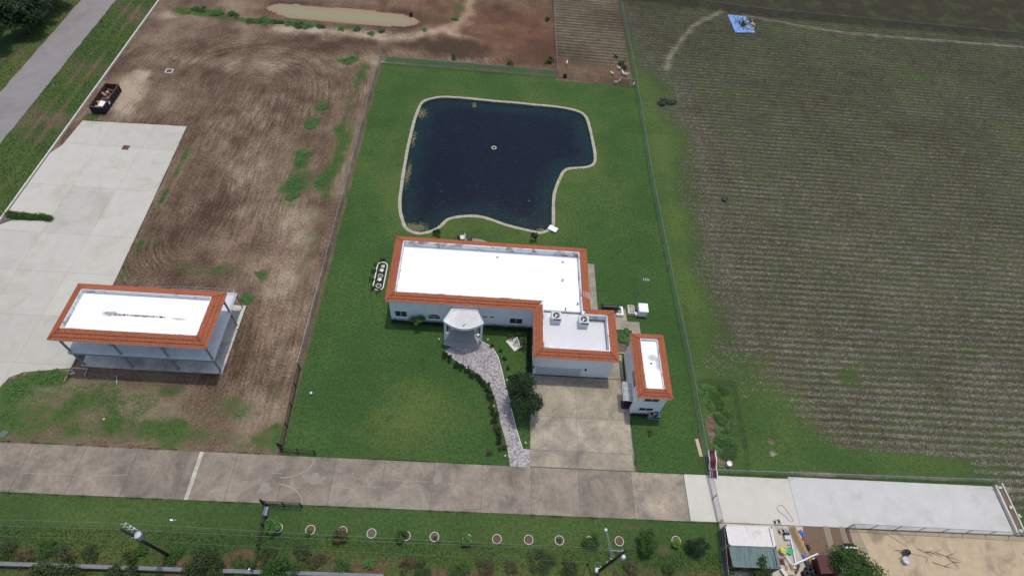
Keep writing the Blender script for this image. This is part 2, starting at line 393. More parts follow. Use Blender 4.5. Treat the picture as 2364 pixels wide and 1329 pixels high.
def clip(poly, x0, x1, y0, y1):
    def half(P, ax, v, s):
        o = []
        for i in range(len(P)):
            a, b = P[i - 1], P[i]; ia, ib = (a[ax] - v) * s >= 0, (b[ax] - v) * s >= 0
            if ia != ib:
                t = (v - a[ax]) / (b[ax] - a[ax]); o.append((a[0] + (b[0] - a[0]) * t, a[1] + (b[1] - a[1]) * t))
            if ib: o.append(b)
        return o
    P = [tuple(p[:2]) for p in poly]
    for ax, v, s in ((0, x0, 1), (0, x1, -1), (1, y0, 1), (1, y1, -1)):
        P = half(P, ax, v, s)
        if len(P) < 3: return []
    return P
def in_poly(X, Y, P):
    c = np.zeros(X.shape, bool)
    for i in range(len(P)):
        (x0, y0), (x1, y1) = P[i - 1][:2], P[i][:2]
        k = ((y0 > Y) != (y1 > Y)); xi = (x1 - x0) * (Y - y0) / ((y1 - y0) if y1 != y0 else 1e-9) + x0
        c ^= k & (X < xi)
    return c
def poly_dist(X, Y, P, closed=True):
    D = np.full(X.shape, 1e9)
    for i in range(0 if closed else 1, len(P)):
        ax, ay = P[i - 1][:2]; bx, by = P[i][:2]; dx, dy = bx - ax, by - ay
        t = np.clip(((X - ax) * dx + (Y - ay) * dy) / (dx * dx + dy * dy + 1e-9), 0, 1)
        D = np.minimum(D, np.hypot(X - ax - t * dx, Y - ay - t * dy))
    return D
def smooth_closed(P, k=4):
    o = []
    n = len(P)
    for i in range(n):
        p0, p1, p2, p3 = [np.array(P[(i + j) % n][:2]) for j in (-1, 0, 1, 2)]
        for j in range(k):
            t = j / k; o.append(tuple(.5 * (2 * p1 + (p2 - p0) * t + (2 * p0 - 5 * p1 + 4 * p2 - p3) * t * t + (3 * p1 - p0 - 3 * p2 + p3) * t ** 3)))
    return o
# value noise used to vary the ground cover map
def vnoise(X, Y, s, seed):
    rs = np.random.RandomState(seed); T = rs.rand(256, 256)
    x, y = X * s + 1000, Y * s + 1000; xi, yi = np.floor(x).astype(int), np.floor(y).astype(int)
    fx, fy = x - xi, y - yi; fx = fx * fx * (3 - 2 * fx); fy = fy * fy * (3 - 2 * fy)
    g = lambda a, b: T[a % 256, b % 256]
    return (g(xi, yi) * (1 - fx) + g(xi + 1, yi) * fx) * (1 - fy) + (g(xi, yi + 1) * (1 - fx) + g(xi + 1, yi + 1) * fx) * fy

# ================================================================== the setting: ground
def z8(q, o, s): return [at(o[0] + x / s, o[1] + y / s) for x, y in q]
pond_px = [(525,147),(640,150),(760,160),(900,175),(1060,188),(1230,205),(1380,218),(1500,237),(1590,262),(1640,305),(1665,380),(1685,470),(1703,560),(1707,630),(1690,665),(1640,685),(1560,692),(1500,698),(1465,720),(1435,775),(1405,850),(1390,920),(1387,1000),(1387,1080),(1383,1135),(1345,1170),(1290,1188),(1230,1178),(1130,1155),(1030,1130),(940,1098),(860,1072),(780,1060),(700,1062),(620,1072),(570,1090),(530,1130),(480,1165),(420,1185),(350,1193),(290,1175),(250,1145),(230,1090),(212,1020),(210,930),(220,850),(235,740),(252,640),(272,530),(295,430),(320,330),(345,260),(375,195),(430,165)]
POND = smooth_closed([tuple(p[:2]) for p in z8(pond_px, (860, 180), 3.322)], 3)
mud_px = [(612,20),(628,10),(660,7),(740,14),(820,20),(900,28),(950,36),(968,46),(966,55),(940,62),(890,61),(820,56),(740,50),(690,46),(650,38)]
MUD = smooth_closed([tuple(at(*p)[:2]) for p in mud_px], 3)
BN = [0, 0]
def blob(X, Y, px, py, rx, ry, s=1.0):
    c = at(px, py); a = (at(px + rx, py) - c).length; b = (at(px, py + ry) - at(px, py - ry)).length / 2
    v = np.clip(1.15 - (((X - c.x) / a) ** 2 + ((Y - c.y) / b) ** 2) * (.75 + .5 * BN[0]), 0, 1)
    return s * v * (.65 + .6 * BN[1])
def line(X, Y, pts, w_, s=1.0):
    P = [tuple(at(*q)[:2]) for q in pts]; return s * np.clip(1.2 - (poly_dist(X, Y, P, False) / w_) * (.5 + BN[0]), 0, 1) * (.6 + .6 * BN[1])
FB = [at(*q) for q in ((2200, 1060), (1960, 1030), (1830, 960), (1740, 850), (1660, 650), (1610, 450), (1580, 300), (1510, 190), (1470, 60))]
def ground_map(X, Y):
    BN[0] = vnoise(X, Y, .45, 33); BN[1] = vnoise(X, Y, .7, 31)
    n1 = vnoise(X, Y, .11, 1); n2 = vnoise(X, Y, .35, 2); n3 = vnoise(X, Y, .9, 3); nn = .5 * n1 + .3 * n2 + .2 * n3
    z0 = np.zeros_like(X); g = z0.copy(); p = z0.copy(); r = z0.copy(); ph = X.copy(); am = z0.copy(); gy = z0.copy(); ye = z0.copy(); z = z0.copy()
    lawn = (X > -26) & (X < 32.7) & (Y > 25) & (Y < 118.05)
    pen = (X > 13.8) & (X < 31.7) & (Y >= 117)
    strip = (Y <= 25) & (X < 90)
    verge = (X < -80.6) & (Y > 25)
    field = (X >= 32.7) & (Y > 25) | (X >= 31.7) & (Y > 118)
    dirt = ~(lawn | pen | strip | verge | field)
    # lawn
    pd = poly_dist(X, Y, POND)
    gl = 1.2 + .45 * (n2 - .5) + .3 * (n3 - .5); yl = .16 - line(X, Y, ((868, 500), (842, 600), (836, 700), (845, 800), (850, 850)), .35, .6) - line(X, Y, ((905, 500), (862, 590), (855, 690), (872, 800)), .35, .5) - line(X, Y, ((1060, 850), (960, 860), (900, 880)), .5, .5) + .5 * np.clip(1 - pd / 5, 0, 1) * (Y > 64) + .8 * (n1 - .5) + .4 * (n2 - .5)
    yl += blob(X, Y, 1500, 1020, 60, 60, -.3) + blob(X, Y, 1430, 460, 60, 90, .25) + blob(X, Y, 1000, 960, 150, 80, .35) + blob(X, Y, 880, 1000, 120, 60, .25) + blob(X, Y, 870, 700, 25, 80, .2) + blob(X, Y, 760, 800, 20, 200, .2)
    gl -= blob(X, Y, 1128, 1045, 8, 6, .9) + blob(X, Y, 1500, 1000, 7, 6, .9) + blob(X, Y, 719, 908, 10, 6, .2) + blob(X, Y, 903, 760, 6, 30, .35) + np.where(X < -25.2, .75, 0)
    gl -= np.where((Y < 28.8), .25, 0)
    # dirt lot
    t = np.clip((Y - 63) / 43, 0, 1); phd = np.where((X > -42) & (Y < 63), np.abs(X + 49), np.hypot(X + 49, Y - 63 - t * 43)); phd = phd + 1.1 * (n1 - .5) + .3 * (n2 - .5)
    gd = .02 + .34 * (n1 - .45) + .2 * (n2 - .5) + .85 * np.clip(1 - np.abs(Y - 119.8) / 1.8, 0, 1) * (X > -25) * (.5 + n2) + .6 * np.clip(1 - np.abs(X + 56.9) / .9, 0, 1) * (Y > 52) * (Y < 93) * (n2 + n3); pdirt = .41 + .28 * (n1 - .5) + .28 * (n2 - .5)
    bot = np.clip((40 - Y) / 7, 0, 1); gd += bot * (.36 + .5 * (n1 - .5) + .35 * (n2 - .5)); pdirt += bot * .10
    amd = .85 * (.25 + 1.1 * vnoise(X, Y, .13, 61)) * (1 - .6 * bot) * (Y < 124)
    gd += np.clip(1 - np.abs(X + 29.4 + 2.0 * (n2 - .5)) / 3.4, 0, 1) * np.clip((Y - 46) / 18, 0, 1) * np.clip((119 - Y) / 3, 0, 1) * (.15 + .5 * n1 + .35 * n3)
    pdirt += np.clip(1 - np.abs(X + 27.3) / 1.2, 0, 1) * .12
    for q in ((715,290,26,46,.5),(745,246,26,20,.5),(700,362,36,36,.5),(678,432,40,56,.6),(735,410,34,34,.4),(800,140,18,7,.8),(820,135,12,6,.6),(430,622,75,22,.55),(520,625,40,25,.5),(610,635,20,22,.5),(352,565,30,25,.45),(570,690,20,14,.8),
              (110,870,55,20,.7),(30,900,40,30,.5),(80,990,130,50,.3),(250,1000,110,34,.22),(400,900,35,18,.35),(490,935,90,34,.35),(560,940,50,44,.3),(430,1000,130,36,.3),(600,800,40,90,.25),(640,900,25,30,.5),(620,1010,40,40,.4),(210,270,24,10,1.),
              (470,30,70,10,.8),(540,45,60,8,.6),(650,52,80,6,.7),(420,25,30,12,.6),(800,62,60,6,.5),(1000,40,40,12,.3),(1060,20,20,12,.5)): gd += blob(X, Y, *q)
    for q in ((300,205,45,42,.42),(270,250,40,22,.4),(330,170,25,12,.3),(400,140,60,20,.2),(560,150,110,20,.2),(250,640,20,30,.3),(560,480,60,120,.12),(650,560,90,120,.12),(590,950,60,70,.2),(640,720,50,200,.16),(700,560,40,120,.14),(330,940,110,40,.14),(380,35,40,12,.3),(900,150,60,8,.2)): pdirt += blob(X, Y, *q)
    pdirt += line(X, Y, ((1090, -20), (1082, 30), (1050, 62), (970, 80), (880, 86), (760, 72), (640, 66)), 2.2, .42) + line(X, Y, ((1110, 95), (1040, 78)), 1.5, .3)
    for q in ((330,340,80,60,.12),(440,260,60,50,.2),(480,480,60,90,.15),(150,160,60,50,.2),(260,130,60,40,.2),(340,880,180,12,.15),(760,100,160,25,.2),(1050,110,120,25,.2)): pdirt -= blob(X, Y, *q)
    rd = .06 + blob(X, Y, 1210, 90, 120, 80, .85) + blob(X, Y, 1000, 30, 200, 40, .45) + blob(X, Y, 620, 30, 60, 14, .6) + .3 * np.clip((Y - 118) / 20, 0, 1) * np.clip((X + 40) / 30, 0, 1)
    pdirt -= np.clip((Y - 118) / 8, 0, 1) * np.clip((X + 30) / 10, 0, 1) * .12
    md = poly_dist(X, Y, MUD); mi = in_poly(X, Y, MUD)
    zm = np.where(mi, -.12 - .16 * np.clip(md / 1.5, 0, 1), -.12 + .14 * np.clip(md / 1.2, 0, 1))
    zd = np.where(mi | (md < 1.2), zm, .05 * (n3 - .5) * np.clip((md - 1.2) / 2, 0, 1))
    pdirt -= np.clip(1 - md / 3, 0, 1) * .18 * ~mi
    # verge and far side of the road
    gv = .74 + .7 * (n1 - .4) + .3 * (n2 - .5); yv = .5 + .6 * (n1 - .5); amv = z0 + .5
    gv -= np.clip(1 - np.abs(X + 83.8) / .6, 0, 1) * .5 + np.clip(1 - np.abs(X + 86.3) / .5, 0, 1) * .35
    yv += np.where((X < -97) & (X > -101), .5, 0); yv -= np.where(X < -101.5, .6, 0)
    # south strip
    gs = 1.0 + .5 * (n1 - .5); ys = .28 + .7 * (n1 - .5); rs = z0 + .25
    lo = np.clip((16.8 + 1.0 * (n2 - .5) * 2 - Y) / 1.6, 0, 1); gs -= lo * (.46 - .6 * (n2 - .5)); rs += lo * .3; ys += lo * .5; ps = .42 - lo * .1
    gs -= np.where((X > 33) & (Y < 21.8), .6, 0)
    for q in ((1330, 1225, 30, 10, .45), (1440, 1215, 50, 8, .5), (1235, 1290, 40, 10, .6), (150, 1280, 40, 10, .5), (1395, 1260, 25, 25, .35), (1530, 1270, 25, 15, .4), (560, 1285, 30, 20, .6), (1080, 1277, 60, 6, .45)): gs -= blob(X, Y, *q)
    # crop field
    fb = np.interp(Y, [q.y for q in FB], [q.x for q in FB]) + 5 * (n1 - .5) + 2.5 * (n2 - .5)
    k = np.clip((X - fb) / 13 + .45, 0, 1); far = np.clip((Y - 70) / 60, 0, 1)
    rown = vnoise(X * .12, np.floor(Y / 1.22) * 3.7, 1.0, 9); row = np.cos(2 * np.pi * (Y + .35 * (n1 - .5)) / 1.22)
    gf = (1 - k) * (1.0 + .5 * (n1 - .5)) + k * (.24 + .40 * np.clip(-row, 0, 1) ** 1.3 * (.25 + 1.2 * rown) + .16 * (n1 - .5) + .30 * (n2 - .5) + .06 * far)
    pf = k * (.42 + .13 * row * (.2 + 1.3 * rown) - .14 * far) + (1 - k) * .45 + .10 * (n1 - .5)  # far field loses pale straw tone: cloud shade painted into its colour
    band = np.clip(1 - np.abs(X - fb - 1.5) / 7, 0, 1) * (Y > 48); gf -= band * .32; pf += band * .02; row = row * (1 - .8 * band)
    tl = line(X, Y, ((1665, 26), (1600, 60), (1572, 95), (1547, 130), (1540, 158)), .9) + line(X, Y, ((1720, 36), (1850, 60), (1960, 78), (2150, 93), (2420, 113)), .7); gf -= tl * .7; pf += tl * .45
    yf = .30 + .2 * k + .4 * (n1 - .5) + (1 - k) * (.12 + np.clip(1 - np.abs(X - 35.5) / 3, 0, 1) * .4)
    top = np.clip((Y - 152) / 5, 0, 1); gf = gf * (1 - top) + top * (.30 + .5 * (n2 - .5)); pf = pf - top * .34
    for q in ((1960,870,28,24,.7),(1660,920,50,50,.3),(1830,1010,60,30,.3)): gf += blob(X, Y, *q)
    for q in ((1645,990,16,38,.9),(1660,1060,30,24,.8),(1652,940,12,24,.5),(1785,1047,9,7,1.),(1780,1018,8,9,.8),(1900,1095,60,5,.6),(2000,1100,60,4,.7),(2150,1105,90,5,.6),(2310,1130,20,14,.8),(2330,1160,14,30,.6),(1620,1040,10,60,.5)): gf -= blob(X, Y, *q)
    for q in ((1600,260,30,90,.35),(1640,350,30,60,.3),(1660,560,40,90,.15)): gf -= blob(X, Y, *q)
    for q in ((1785,1047,9,7,.4),(1900,1095,60,5,.25),(2150,1105,90,5,.25),(2320,1130,20,14,.25)  ): pf += blob(X, Y, *q)
    rf = .0 + blob(X, Y, 1645, 990, 30, 60, .8) + blob(X, Y, 1660, 1060, 40, 30, .5) + blob(X, Y, 1950, 1098, 300, 8, .5) + top * .12
    zf = k * (1 - top) * (.055 * row * (.6 + .6 * rown))
    # pen
    rowp = np.cos(2 * np.pi * Y / 1.3); up = np.clip((Y - 122) / 6, 0, 1)
    gp = -.1 + .2 * n2; pp = .42 + .16 * up * rowp + .3 * (n1 - .5); rp = .08 + .3 * (1 - up) + blob(X, Y, 1297, 138, 12, 18, .8)
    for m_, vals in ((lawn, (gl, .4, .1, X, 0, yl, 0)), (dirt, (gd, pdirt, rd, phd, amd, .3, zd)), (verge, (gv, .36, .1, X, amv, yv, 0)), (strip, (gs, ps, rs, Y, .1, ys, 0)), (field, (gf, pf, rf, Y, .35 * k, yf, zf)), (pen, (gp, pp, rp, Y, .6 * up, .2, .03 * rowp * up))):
        for a, v in zip((g, p, r, ph, am, ye, z), vals):
            v = np.broadcast_to(v, X.shape); a[m_] = v[m_]
    gy[field] = np.clip(k + 1.5 * band, 0, 1)[field]; gy[pen] = np.where(Y[pen] > 123, .75, .2); gy[strip] = .2
    return g, p, r, ph, am, ye, z, gy
def grid(name, xs, ys, keep=None):
    X, Y = np.meshgrid(np.asarray(xs, float), np.asarray(ys, float)); ny, nx = X.shape
    g, p, r, ph, am, ye, z, gy = ground_map(X, Y)
    i = np.arange(ny * nx).reshape(ny, nx); Q = np.stack([i[:-1, :-1], i[:-1, 1:], i[1:, 1:], i[1:, :-1]], -1).reshape(-1, 4)
    if keep is not None:
        xc = (X[:-1, :-1] + X[1:, 1:]).ravel() / 2; yc = (Y[:-1, :-1] + Y[1:, 1:]).ravel() / 2; Q = Q[keep(xc, yc)]
    o = fast(name, np.stack([X, Y, z], -1).reshape(-1, 3), Q, 'ground', smooth=True)
    for nm, ch in (('mask', (g, p, r)), ('track', (ph, am, ye))):
        a = o.data.attributes.new(nm, 'FLOAT_COLOR', 'POINT'); d = np.ones((X.size, 4), np.float32)
        for k_, c_ in enumerate(ch): d[:, k_] = c_.ravel()
        if nm == 'mask': d[:, 3] = gy.ravel()
        a.data.foreach_set('color', d.ravel())
    return struct(o)
def seg(*a):
    out = []
    for (s, e, st) in a: out.append(np.linspace(s, e, max(2, int(round((e - s) / st)) + 1))[:-1])
    return np.concatenate(out + [[a[-1][1]]])
PB = np.array(POND)
def lawn_keep(x, y):
    k = np.ones(x.shape, bool); b = (x > PB[:, 0].min()) & (x < PB[:, 0].max()) & (y > PB[:, 1].min()) & (y < PB[:, 1].max())
    k[b] = ~in_poly(x[b], y[b], POND); return k
grid('lawn', seg((-26, 32.7, .3)), seg((24.8, 118, .3)), lawn_keep)
grid('dirt_lot', seg((-80.6, -26, .5), (-26, 13.8, .5)), seg((24.8, 118, .5), (118, 190, .5)), lambda x, y: (x < -26) | (y > 118))
grid('roadside_verge', seg((-190, -105, 4), (-105, -80.6, .5)), seg((24.8, 140, .6), (140, 260, 4)))
grid('grass_strip', seg((-190, -60, 2.5), (-60, 76, .5), (76, 190, 4)), seg((-30, 10, 2), (10, 24.8, .4)))
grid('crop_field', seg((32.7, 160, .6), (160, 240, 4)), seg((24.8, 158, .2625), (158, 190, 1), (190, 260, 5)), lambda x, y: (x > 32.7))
grid('animal_pen', seg((13.8, 32.7, .5)), seg((118, 165, .26), (165, 190, 2)))
M['terrain'] = simple('distant_ground', (.07, .085, .04), .95, .4, .05)
struct(MB().add([(-2500, -2500, -.4), (2500, -2500, -.4), (2500, 2500, -.4), (-2500, 2500, -.4)], [(0, 1, 2, 3)]).build('terrain', 'terrain'))

# ------------------------------------------------------------------ water
def water(name, P, z, mat, st, grow, dmax):
    P = np.array(P); xs = np.arange(P[:, 0].min() - 1, P[:, 0].max() + 1, st); ys = np.arange(P[:, 1].min() - 1, P[:, 1].max() + 1, st)
    X, Y = np.meshgrid(xs, ys); ny, nx = X.shape; ins = in_poly(X, Y, P.tolist()); d = poly_dist(X, Y, P.tolist()); ok = ins | (d < grow)
    i = np.arange(ny * nx).reshape(ny, nx); Q = np.stack([i[:-1, :-1], i[:-1, 1:], i[1:, 1:], i[1:, :-1]], -1).reshape(-1, 4)
    Q = Q[ok.ravel()[Q].all(1)]
    o = fast(name, np.stack([X, Y, np.full_like(X, z)], -1).reshape(-1, 3), Q, mat, smooth=True)
    a = o.data.attributes.new('depth', 'FLOAT', 'POINT'); a.data.foreach_set('value', np.where(ins, np.clip(d / dmax, 0, 1), 0).ravel().astype(np.float32))
    return struct(o)
water('pond_water', POND, -.22, 'water', .4, .5, 6.0)
water('muddy_water', MUD, -.10, 'mudwater', .5, .0, 3.0)
# stone rim: a ring of separate cast blocks following the bank
n = len(POND); per = [0]
for i in range(n): per.append(per[-1] + math.dist(POND[i], POND[(i + 1) % n]))
def pond_at(s):
    s %= per[-1]; i = max(j for j in range(n) if per[j] <= s); t = (s - per[i]) / (per[i + 1] - per[i] + 1e-9)
    a, b = POND[i], POND[(i + 1) % n]; return Vector((a[0] + (b[0] - a[0]) * t, a[1] + (b[1] - a[1]) * t, 0))
def pond_n(s):
    d = (pond_at(s + .6) - pond_at(s - .6)).normalized(); return Vector((d.y, -d.x, 0))
rim = thing('pond_border', 'pale stone rim winding round the dark blue pond', 'border', (pond_at(0).x, pond_at(0).y, 0))
nb = 128; rr = random.Random(3)
for k in range(nb):
    s0, s1 = per[-1] * k / nb + .015, per[-1] * (k + 1) / nb - .015; L, Q = [], []
    w_ = .29 + rr.uniform(-.03, .03); h_ = .07 + rr.uniform(-.02, .03)
    mb = MB(); sec = []
    for t in (0, .5, 1):
        s_ = s0 + (s1 - s0) * t; c_ = pond_at(s_); n_ = pond_n(s_)
        sec.append([c_ - n_ * w_ + Vector((0, 0, -.34)), c_ - n_ * w_ + Vector((0, 0, h_)), c_ + n_ * w_ + Vector((0, 0, h_)), c_ + n_ * w_ + Vector((0, 0, -.34))])
    vs_ = [v for q in sec for v in q]; fs_ = [(3, 2, 1, 0), (8, 9, 10, 11)]
    for a in (0, 4):
        for j in range(4): fs_.append((a + j, a + (j + 1) % 4, a + 4 + (j + 1) % 4, a + 4 + j))
    mb.add(vs_, fs_).build('block', 'rim', rim)

# ------------------------------------------------------------------ road, kerb
rd = MB(); L, Rr = [], []; rr = random.Random(5)
for k in range(0, 120):
    y_ = 20 + k * 2.0; L.append((-97.3 + rr.uniform(-.12, .12), y_, .012)); Rr.append((-89.95 + rr.uniform(-.12, .12), y_, .012))
struct(rd.ribbon(L, Rr).build('road', 'asphalt'))
kb = struct(MB().box(-80.86, -80.30, 24.8, 200, -.1, .02).build('lot_curb', 'joint'))
for k in range(58):
    y0 = 25 + k * 3.0
    if 99.5 < y0 < 101: pass
    MB().box(-80.80, -80.50, y0 + .02, y0 + 2.96, 0, .16).build('curb_stone', 'concrete_curb', kb, bevel=.02)

# ------------------------------------------------------------------ concrete: driveway, apron, parking lot
JX = [-110, -103.4, -96.8, -90.2, -83.6, -77, -70.4, -63.9, -57.2, -50.45, -43.85, -37.15, -35.95, -35.35, -30.95, -24.45, -18.0, -11.5, -4.9, 1.65, 8.24, 14.71, 22.0, 29.35]
DY0, DY1 = 21.72, 27.98
dv = struct(MB().box(-110, 29.37, DY0 + .05, DY1 - .05, -.1, .018).build('driveway', 'joint'))
rr = random.Random(11)
for a, b in zip(JX[:-1], JX[1:]):
    g = .03; base = np.array((.278, .238, .192)) if a < -8 else np.array((.278, .238, .192)) * (1 + .010 * (a + 8))
    if a > 21: base = np.array((.365, .315, .245))
    elif a > 14: base = np.array((.305, .263, .212))
    if abs(a + 35.95) < .1: base = np.array((.60, .575, .49))
    t = rr.uniform(.90, 1.08)
    MB().box(a + g, b - g, DY0, DY1, 0, .06).build('slab', 'drive', dv, color=tuple(base * t))
def wiggle(pts, w0, z, mat, name, parent, amp=.05, seed=0, n=6):
    r_ = random.Random(seed); P = []
    for i in range(len(pts) - 1):
        for j in range(n): P.append(Vector(pts[i]).lerp(Vector(pts[i + 1]), j / n) + Vector((r_.uniform(-amp, amp), r_.uniform(-amp, amp), 0)))
    P.append(Vector(pts[-1])); L, Q = [], []
    for i, p_ in enumerate(P):
        d = (P[min(i + 1, len(P) - 1)] - P[max(i - 1, 0)]).normalized(); nrm = Vector((-d.y, d.x, 0)); ww = w0 * r_.uniform(.5, 1.2)
        L.append((p_.x + nrm.x * ww, p_.y + nrm.y * ww, z)); Q.append((p_.x - nrm.x * ww, p_.y - nrm.y * ww, z))
    return MB().ribbon(L, Q).build(name, mat, parent)
M['scrape'] = simple('patched_crack', (.33, .30, .255), .9, .12, 3)
M['patch'] = simple('worn_patch', (.27, .235, .195), .9, .15, 1.5)
for sd_, ps_ in enumerate((((55, 1091), (110, 1094), (170, 1095)), ((170, 1096), (195, 1099), (230, 1097), (295, 1095)), ((365, 1075), (350, 1100), (335, 1125)), ((765, 1121), (800, 1125), (820, 1130)), ((825, 1121), (880, 1124)), ((887, 1107), (940, 1109), (990, 1112)), ((1033, 1117), (1050, 1117)), ((1185, 1100), (1188, 1118), (1200, 1150)), ((1283, 1100), (1287, 1130), (1288, 1168)), ((620, 1091), (650, 1092)))):
    wiggle([at(*q) for q in ps_], .035, .0645, 'scrape', 'crack', dv, .05, sd_)
for (cx, cy, a0, a1, r_) in ((-24.9, 28.0, -88, -6, 4.15), (-24.9, 21.5, 8, 86, 3.75)):
    P = [(cx + r_ * math.cos(R(a0 + (a1 - a0) * i / 14)), cy + r_ * .72 * math.sin(R(a0 + (a1 - a0) * i / 14)), 0) for i in range(15)]
    wiggle([Vector(q) for q in P], .07, .0645, 'scrape', 'gate_scrape', dv, .01, 4, 2)
for sd_, (px_, py_, rx_, ry_) in enumerate(((725, 1105, 30, 14), (1012, 1105, 13, 14), (909, 1161, 18, 12), (961, 1163, 17, 8), (780, 1150, 22, 9), (845, 1150, 6, 5), (610, 1125, 16, 14))):
    r_ = random.Random(sd_ + 40); P = []; c_ = at(px_, py_); m_ = mpp(px_, py_)
    for i in range(18):
        t = 2 * math.pi * i / 18; k = r_.uniform(.55, 1.15); P.append((c_.x + math.cos(t) * rx_ * m_ * k, c_.y + math.sin(t) * ry_ * m_ * 1.05 * k, .0625))
    MB().add(P, [tuple(range(18))]).build('worn_patch', 'patch', dv)
# pale slabs past the garage drive
pv = struct(MB().box(29.40, 74.3, 21.74, 28.06, -.1, .016).build('pale_drive', 'joint'))
for a, b, col in ((29.40, 33.0, (1.2, 1.19, 1.18)), (33.0, 44.3, (1.16, 1.15, 1.15)), (44.3, 74.25, (1.10, 1.13, 1.22))):
    MB().box(a + .02, b - .02, 21.78, 28.02 + (.3 if a > 40 else 0), 0, .07).build('slab', 'concrete_slab', pv, color=col)
yd = struct(MB().prism([(33.2, 21.70), (44.6, 21.70), (44.2, 19.6), (43.6, 10), (33.6, 10)], -.1, .05).build('yard_slab', 'concrete_slab', color=(1.0, .97, .90)))
# garage apron and side walk
ap = struct(MB().box(8.05, 22.75, 28.05, 42.1, -.1, .02).build('garage_apron', 'joint'))
for (x0, x1, y0, y1, t) in ((8.1, 14.85, 35.5, 42.05, 1.0), (14.85, 22.7, 35.5, 42.05, .97), (8.1, 14.8, 30.5, 35.5, 1.05), (14.8, 22.6, 30.5, 35.5, 1.08), (8.1, 14.75, 28.1, 30.5, .88), (14.75, 22.5, 28.1, 30.5, .9)):
    MB().box(x0 + .02, x1 - .02, y0 + .02, y1 - .02, 0, .05).build('slab', 'drive', ap, color=(.395 * t, .35 * t, .27 * t))
sw = struct(MB().box(16.3, 22.66, 42.08, 63.0, -.1, -.02).build('side_walk', 'joint'))
for (x0, x1, y0, y1) in ((19.9, 22.4, 42.15, 46.5), (19.9, 21.2, 46.5, 52.0), (21.2, 25.9, 51.2, 52.8), (24.6, 25.9, 46.7, 51.2), (16.3, 19.0, 53.8, 54.5), (18.4, 21.2, 52.0, 53.8), (16.3, 19.2, 54.5, 64.3), (21.2, 23.9, 52.8, 55.2)):
    MB().box(x0 + .015, x1 - .015, y0 + .015, y1 - .015, 0, .04).build('slab', 'drive', sw, color=(.37, .335, .265))
# parking lot
LOT = [(-66.5, 24.9), (-66.2, 33), (-64.9, 37.2), (-63.4, 38.1), (-57.5, 39.1), (-57.7, 55.3), (-58.5, 75), (-59.3, 92.1), (-78.7, 91.5), (-79.2, 84.5), (-80.28, 82), (-80.28, 24.9)]
M['joint_pale'] = simple('pale_joint', (.40, .385, .34), .9, .15, 2)
lt = struct(MB().prism(LOT, -.1, .05).build('parking_lot', 'joint_pale'))
rr = random.Random(21)
xs_ = [-80.3, -72.9, -65.3, -57]; ys_ = [24, 31, 39.5, 47.5, 55.6, 63.4, 74.2, 85, 93]
for i in range(3):
    for j in range(8):
        P = clip(LOT, xs_[i] + .02, xs_[i + 1] - .02, ys_[j] + .02, ys_[j + 1] - .02)
        if P:
            t = rr.uniform(.94, 1.05); MB().prism(P, 0, .07).build('slab', 'concrete_slab', lt, color=(t, t, t * .985))
dg = MB().box(-68.6, -67.4, 84.3, 85.5, 0, .082).build('drain_grate', 'rust', lt)
# planter tongue in the lot
pt = [(-80.2, 67.6), (-73.6, 67.0), (-72.5, 66.5), (-73.4, 65.8), (-78.6, 65.7), (-80.2, 64.4)]
struct(MB().prism(pt, 0, .15).build('planting_island', 'soil'))
# ------------------------------------------------------------------ front walk and porch steps
L_ = [(1027, 808), (1030, 817), (1060, 838), (1093, 855), (1119, 878), (1133, 892), (1140, 911), (1147, 932), (1156, 978), (1168, 1020), (1179, 1080)]
R_ = [(1112, 788), (1136, 802), (1149, 824), (1157, 852), (1164, 883), (1169, 901), (1182, 953), (1190, 986), (1204, 1032), (1206, 1037), (1224, 1039), (1223.5, 1080)]
wp = [tuple(at(*q)[:2]) for q in L_] + [tuple(at(*q)[:2]) for q in reversed(R_)] + [(-2.4, 47.3)]
struct(MB().prism(wp, -.1, .035).build('paver_walk', 'paver'))
edge = [at(*q) for q in R_[:11]]
ws_ = tag(MB().tube([p_ + Vector((.05, 0, .07)) for p_ in edge], .06, 6).build('walk_edging', 'white', smooth=True), 'thin white edging along the right side of the paver walk', 'edging')
st_ = struct(MB().box(-4.9, 0.0, 47.2, 50.4, -.1, .03).build('porch_steps', 'porch'))
cx_, cy_ = -2.5, 56.0
for k, rad in enumerate((9.95, 9.0, 8.05, 7.1, 6.2)):
    P = []; a_ = math.asin((2.95 - .22 * k) / rad)
    for i in range(21):
        t = -a_ + 2 * a_ * i / 20; P.append((cx_ + rad * math.sin(t), cy_ - rad * math.cos(t)))
    P += [(cx_ + 2.0, 50.42), (cx_ - 2.0, 50.42)]
    MB().prism(P, .0, .09 + .05 * k).build('step', 'porch', st_, bevel=.015)
# gravel and sand yards
struct(MB().box(44.32, 50.9, 10, 21.72, -.1, .03).build('gravel_yard', 'gravel'))
M['sandlot'] = simple('sandy_yard', (.46, .365, .235), .95, .16, .8, bmp=.4, stain=(.25, .19, .13), stain_amt=.8, stain_scale=.30)
struct(MB().box(50.95, 79, 8, 21.6, -.1, .035).build('sand_yard', 'sandlot'))
# patio behind the house
P = []
for i in range(17):
    t = math.pi * i / 16; P.append((-2.0 + 3.9 * math.cos(t), 65.4 + 2.9 * math.sin(t)))
P += [(-5.9, 62.25), (1.9, 62.25)]
pa = struct(MB().prism(P, -.1, .05).build('back_patio', 'joint'))
for (x0, x1) in ((-6, -3.1), (-3.1, -.6), (-.6, 2.0)):
    Q_ = clip(P, x0 + .02, x1 - .02, 62.2, 69)
    if Q_: MB().prism(Q_, 0, .08).build('slab', 'drive', pa, color=(.37, .33, .26))
pa2 = [(2.0, 62.3), (9.5, 62.3), (9.2, 66.4), (6.5, 66.9), (3.5, 67.2), (2.0, 67.0)]
MB().prism(pa2, 0, .06).build('slab', 'drive', pa, color=(.38, .34, .27))

